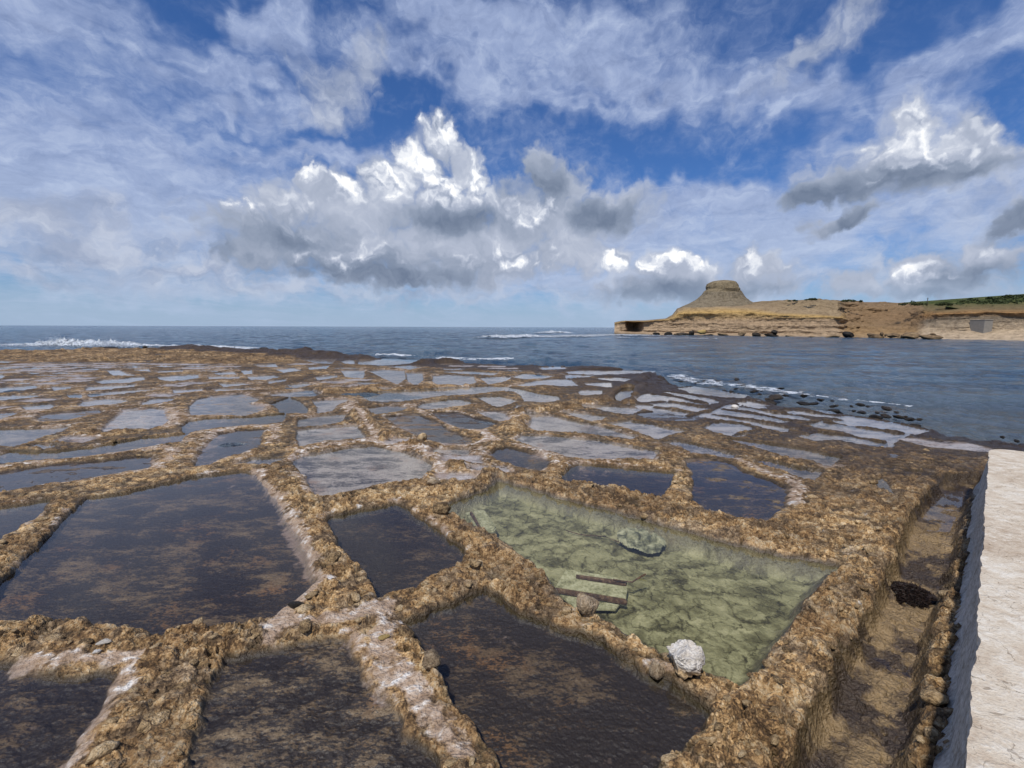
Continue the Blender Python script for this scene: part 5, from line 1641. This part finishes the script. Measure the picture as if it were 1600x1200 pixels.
# ---------------------------------------------------------------- rubbish in the green pool
BED = ZW - .15
M_PALE, g = new_mat('algae stained board')
pos = g.n('ShaderNodeNewGeometry').outputs['Position']
n1 = g.noise(pos, 7, 7, .7, .6); n2 = g.noise(pos, 40, 4, .6)
c = g.ramp(g.m('ADD', g.m('MULTIPLY', n1, .65), g.m('MULTIPLY', n2, .35)), [(.38, (.09, .08, .04)), (.47, (.28, .27, .17)), (.54, (.42, .40, .28)), (.62, (.54, .52, .39))])
b = principled(g, c, .8, bump(g, n2, .3, .01))
g.t.links.new(b.outputs[0], g.out.inputs[0])
M_RUST, g = new_mat('rusty iron')
pos = g.n('ShaderNodeNewGeometry').outputs['Position']
c = g.ramp(g.noise(pos, 22, 5, .65), [(.35, (.045, .025, .018)), (.55, (.13, .075, .05)), (.7, (.26, .18, .12))])
b = principled(g, c, .9)
g.t.links.new(b.outputs[0], g.out.inputs[0])


def prism(name, pts, thick, mat, parent, bev=.006):
    bm = bmesh.new()
    top = [bm.verts.new(p) for p in pts]
    f = bm.faces.new(top)
    ex_ = bmesh.ops.extrude_face_region(bm, geom=[f])
    bmesh.ops.translate(bm, verts=[v for v in ex_['geom'] if isinstance(v, bmesh.types.BMVert)], vec=(0, 0, -thick))
    bmesh.ops.recalc_face_normals(bm, faces=bm.faces[:])
    if bev:
        bmesh.ops.bevel(bm, geom=bm.edges[:], offset=bev, segments=2, affect='EDGES')
    return bm_obj(name, bm, mat, parent, False)


def thing(name, at, label, cat):
    o = link(bpy.data.objects.new(name, None))
    o.location = at
    return tag(o, label, cat)


def rel(o, px, py, z):
    return Vector(ground(px, py, z)) - o.location


o = thing('block', ground(756, 815, BED), 'pale greenish block with a channel along one side lying under water by the pool wall', 'block')
prism('body', [rel(o, a, b_, BED + 0.098) for a, b_ in [(739, 798), (757, 796), (776, 823), (772, 829), (757, 831)]], .17, M_PALE, o, .012)
prism('flange', [rel(o, a, b_, BED + 0.038) for a, b_ in [(727, 801), (735, 799), (754, 829), (748, 832)]], .10, M_PALE, o)
prism('flange', [rel(o, a, b_, BED + 0.068) for a, b_ in [(734, 800), (737, 799), (756, 830), (753, 831)]], .12, M_RUST, o, .002)

o = thing('sunken_panel', ground(925, 918, BED), 'broken pale panel with rusty edge strips sunk in the pool beside the round brown stone', 'panel')
prism('sheet', [rel(o, *p) for p in [(884, 889, BED + 0.112), (962, 901, BED + 0.090), (981, 916, BED + 0.075), (978, 936, BED + 0.060), (868, 917, BED + 0.075)]], .02, M_PALE, o, .004)
prism('sheet', [rel(o, *p) for p in [(866, 922, BED + 0.038), (900, 927, BED + 0.038), (968, 944, BED + 0.022), (962, 952, BED + 0.015), (900, 950, BED + 0.022)]], .02, M_PALE, o, .004)
prism('edge_strip', [rel(o, *p) for p in [(868, 917, BED + 0.094), (978, 935, BED + 0.079), (980, 941, BED + 0.060), (868, 922, BED + 0.075)]], .03, M_RUST, o, .004)
prism('edge_strip', [rel(o, *p) for p in [(900, 897, BED + 0.124), (968, 906, BED + 0.109), (980, 910, BED + 0.101), (978, 913, BED + 0.098), (900, 901, BED + 0.112)]], .02, M_RUST, o, .003)


def tube(name, pts, rad, mat, parent=None):
    bm = bmesh.new()
    prev = None
    for i, p in enumerate(pts):
        d = (Vector(pts[min(i + 1, len(pts) - 1)]) - Vector(pts[max(i - 1, 0)])).normalized()
        a = d.orthogonal().normalized(); b_ = d.cross(a)
        ring = [bm.verts.new(Vector(p) + (a * cos(t) + b_ * sin(t)) * rad) for t in np.linspace(0, 2 * pi, 8, endpoint=False)]
        if prev:
            for j in range(8):
                bm.faces.new([prev[j], prev[(j + 1) % 8], ring[(j + 1) % 8], ring[j]])
        else:
            bm.faces.new(ring[::-1])
        prev = ring
    bm.faces.new(prev)
    return bm_obj(name, bm, mat, parent)


o = tube('iron_rod', [ground(958, 905, BED + 0.120), ground(972, 908, BED + 0.120), ground(988, 909.5, BED + 0.128), ground(998, 903, BED + 0.150), ground(1009, 897, BED + 0.180)], .007, M_RUST)
tag(o, 'thin bent rusty rod lying across the sunken panel', 'rod')
o = tube('cord', [ground(a, b_, BED + 0.022) for a, b_ in [(885, 829), (905, 835), (925, 837), (945, 838), (960, 844), (975, 850)]], .006, M_RUST)
tag(o, 'dark cord on the pool floor leading to the crumpled sheet', 'cord')

# crumpled sheeting
M_SHEET, g = new_mat('grey plastic sheeting')
pos = g.n('ShaderNodeNewGeometry').outputs['Position']
c = g.ramp(g.noise(pos, 9, 5, .6), [(.38, (.09, .09, .06)), (.5, (.27, .265, .19)), (.62, (.48, .46, .35))])
b = principled(g, c, .6)
g.t.links.new(b.outputs[0], g.out.inputs[0])
q = ground(1001, 846, BED)
n = 46
uu, vv = np.meshgrid(np.linspace(-1, 1, n), np.linspace(-1, 1, n), indexing='ij')
w1, w2, wv = worley(uu.ravel() * 2.1 + 4, vv.ravel() * 2.1 + 1, 801)
fold = np.abs(fbm(uu.ravel() * 1.9, vv.ravel() * 1.9, 3, 803)) * 2
hh = .42 * (.02 + .15 * sstep(0, .35, w2 - w1) * (.3 + .7 * wv) + .10 * fold) * np.clip(1.15 - uu.ravel() ** 2 - vv.ravel() ** 2, 0, 1) ** .5
keepm = (uu ** 2 + vv ** 2).ravel() < 1.0 + .3 * fbm(uu.ravel() * 3, vv.ravel() * 3, 2, 805)
f = grid_faces(n, n); f = f[keepm[f].all(1)]
mm = 38 * q[1] / F_PX
me = mesh_np('crumpled_sheet', np.stack([uu.ravel() * mm, vv.ravel() * mm * 1.25, hh], -1), f, M_SHEET, False)
o = obj('crumpled_sheet', me); o.location = q + np.array([0, 0, .015])
tag(o, 'crumpled grey sheet heaped on the green pool floor', 'sheet')

# ---------------------------------------------------------------- seaweed heap in the channel
M_WEED, g = new_mat('dry black seaweed')
pos = g.n('ShaderNodeNewGeometry').outputs['Position']
c = g.ramp(g.noise(pos, 60, 3, .6), [(.35, (.006, .004, .004)), (.55, (.022, .013, .010)), (.75, (.075, .048, .038))])
b = principled(g, c, .55, None, .3)
g.t.links.new(b.outputs[0], g.out.inputs[0])
wa, wb_ = ground(1384, 905, CH_Z + .05), ground(1472, 945, CH_Z + .05)
wc = (wa + wb_) / 2
weed = thing('seaweed_heap', (wc[0], wc[1], CH_Z - .02), 'heap of black dried seaweed lying in the channel', 'seaweed')
ax = (wb_ - wa)[:2]; La = np.linalg.norm(ax) / 2; ang = math.atan2(ax[1], ax[0])
Lb = La * .85
uu, vv = np.meshgrid(np.linspace(0, 1, 16), np.linspace(0, 2 * pi, 40), indexing='ij')
lx, ly = uu * np.cos(vv) * La, uu * np.sin(vv) * Lb
hz_ = .10 * np.clip(1 - uu ** 2.2, 0, 1) + .03 * fbm(lx.ravel() * 14, ly.ravel() * 14, 3, 811).reshape(lx.shape) * (1 - uu)
wx_, wy_ = lx * cos(ang) - ly * sin(ang), lx * sin(ang) + ly * cos(ang)
obj('mound', mesh_np('mound', np.stack([wx_, wy_, hz_], -1).reshape(-1, 3), grid_faces(16, 40), M_WEED), weed)
rs = np.random.RandomState(5)
n = 3800
u_ = rs.uniform(0, 1.05, n) ** .55; v_ = rs.uniform(0, 2 * pi, n)
lx, ly = u_ * np.cos(v_) * La, u_ * np.sin(v_) * Lb
hz_ = .10 * np.clip(1 - u_ ** 2.2, 0, 1) + .004
c_ = np.stack([lx * cos(ang) - ly * sin(ang), lx * sin(ang) + ly * cos(ang), hz_], -1)
d_ = rs.normal(size=(n, 3)); d_[:, 2] *= .15; d_ /= np.linalg.norm(d_, axis=1, keepdims=True)
s_ = np.cross(d_, rs.normal(size=(n, 3))); s_ /= np.linalg.norm(s_, axis=1, keepdims=True)
ln = rs.uniform(.012, .04, (n, 1))
v = np.stack([c_ - d_ * ln - s_ * .0035, c_ - d_ * ln + s_ * .0035, c_ + d_ * ln + s_ * .003, c_ + d_ * ln - s_ * .003], 1).reshape(-1, 3)
o = obj('strands', mesh_np('strands', v, np.arange(4 * n).reshape(-1, 4), M_WEED, False), weed)
o['kind'] = 'stuff'
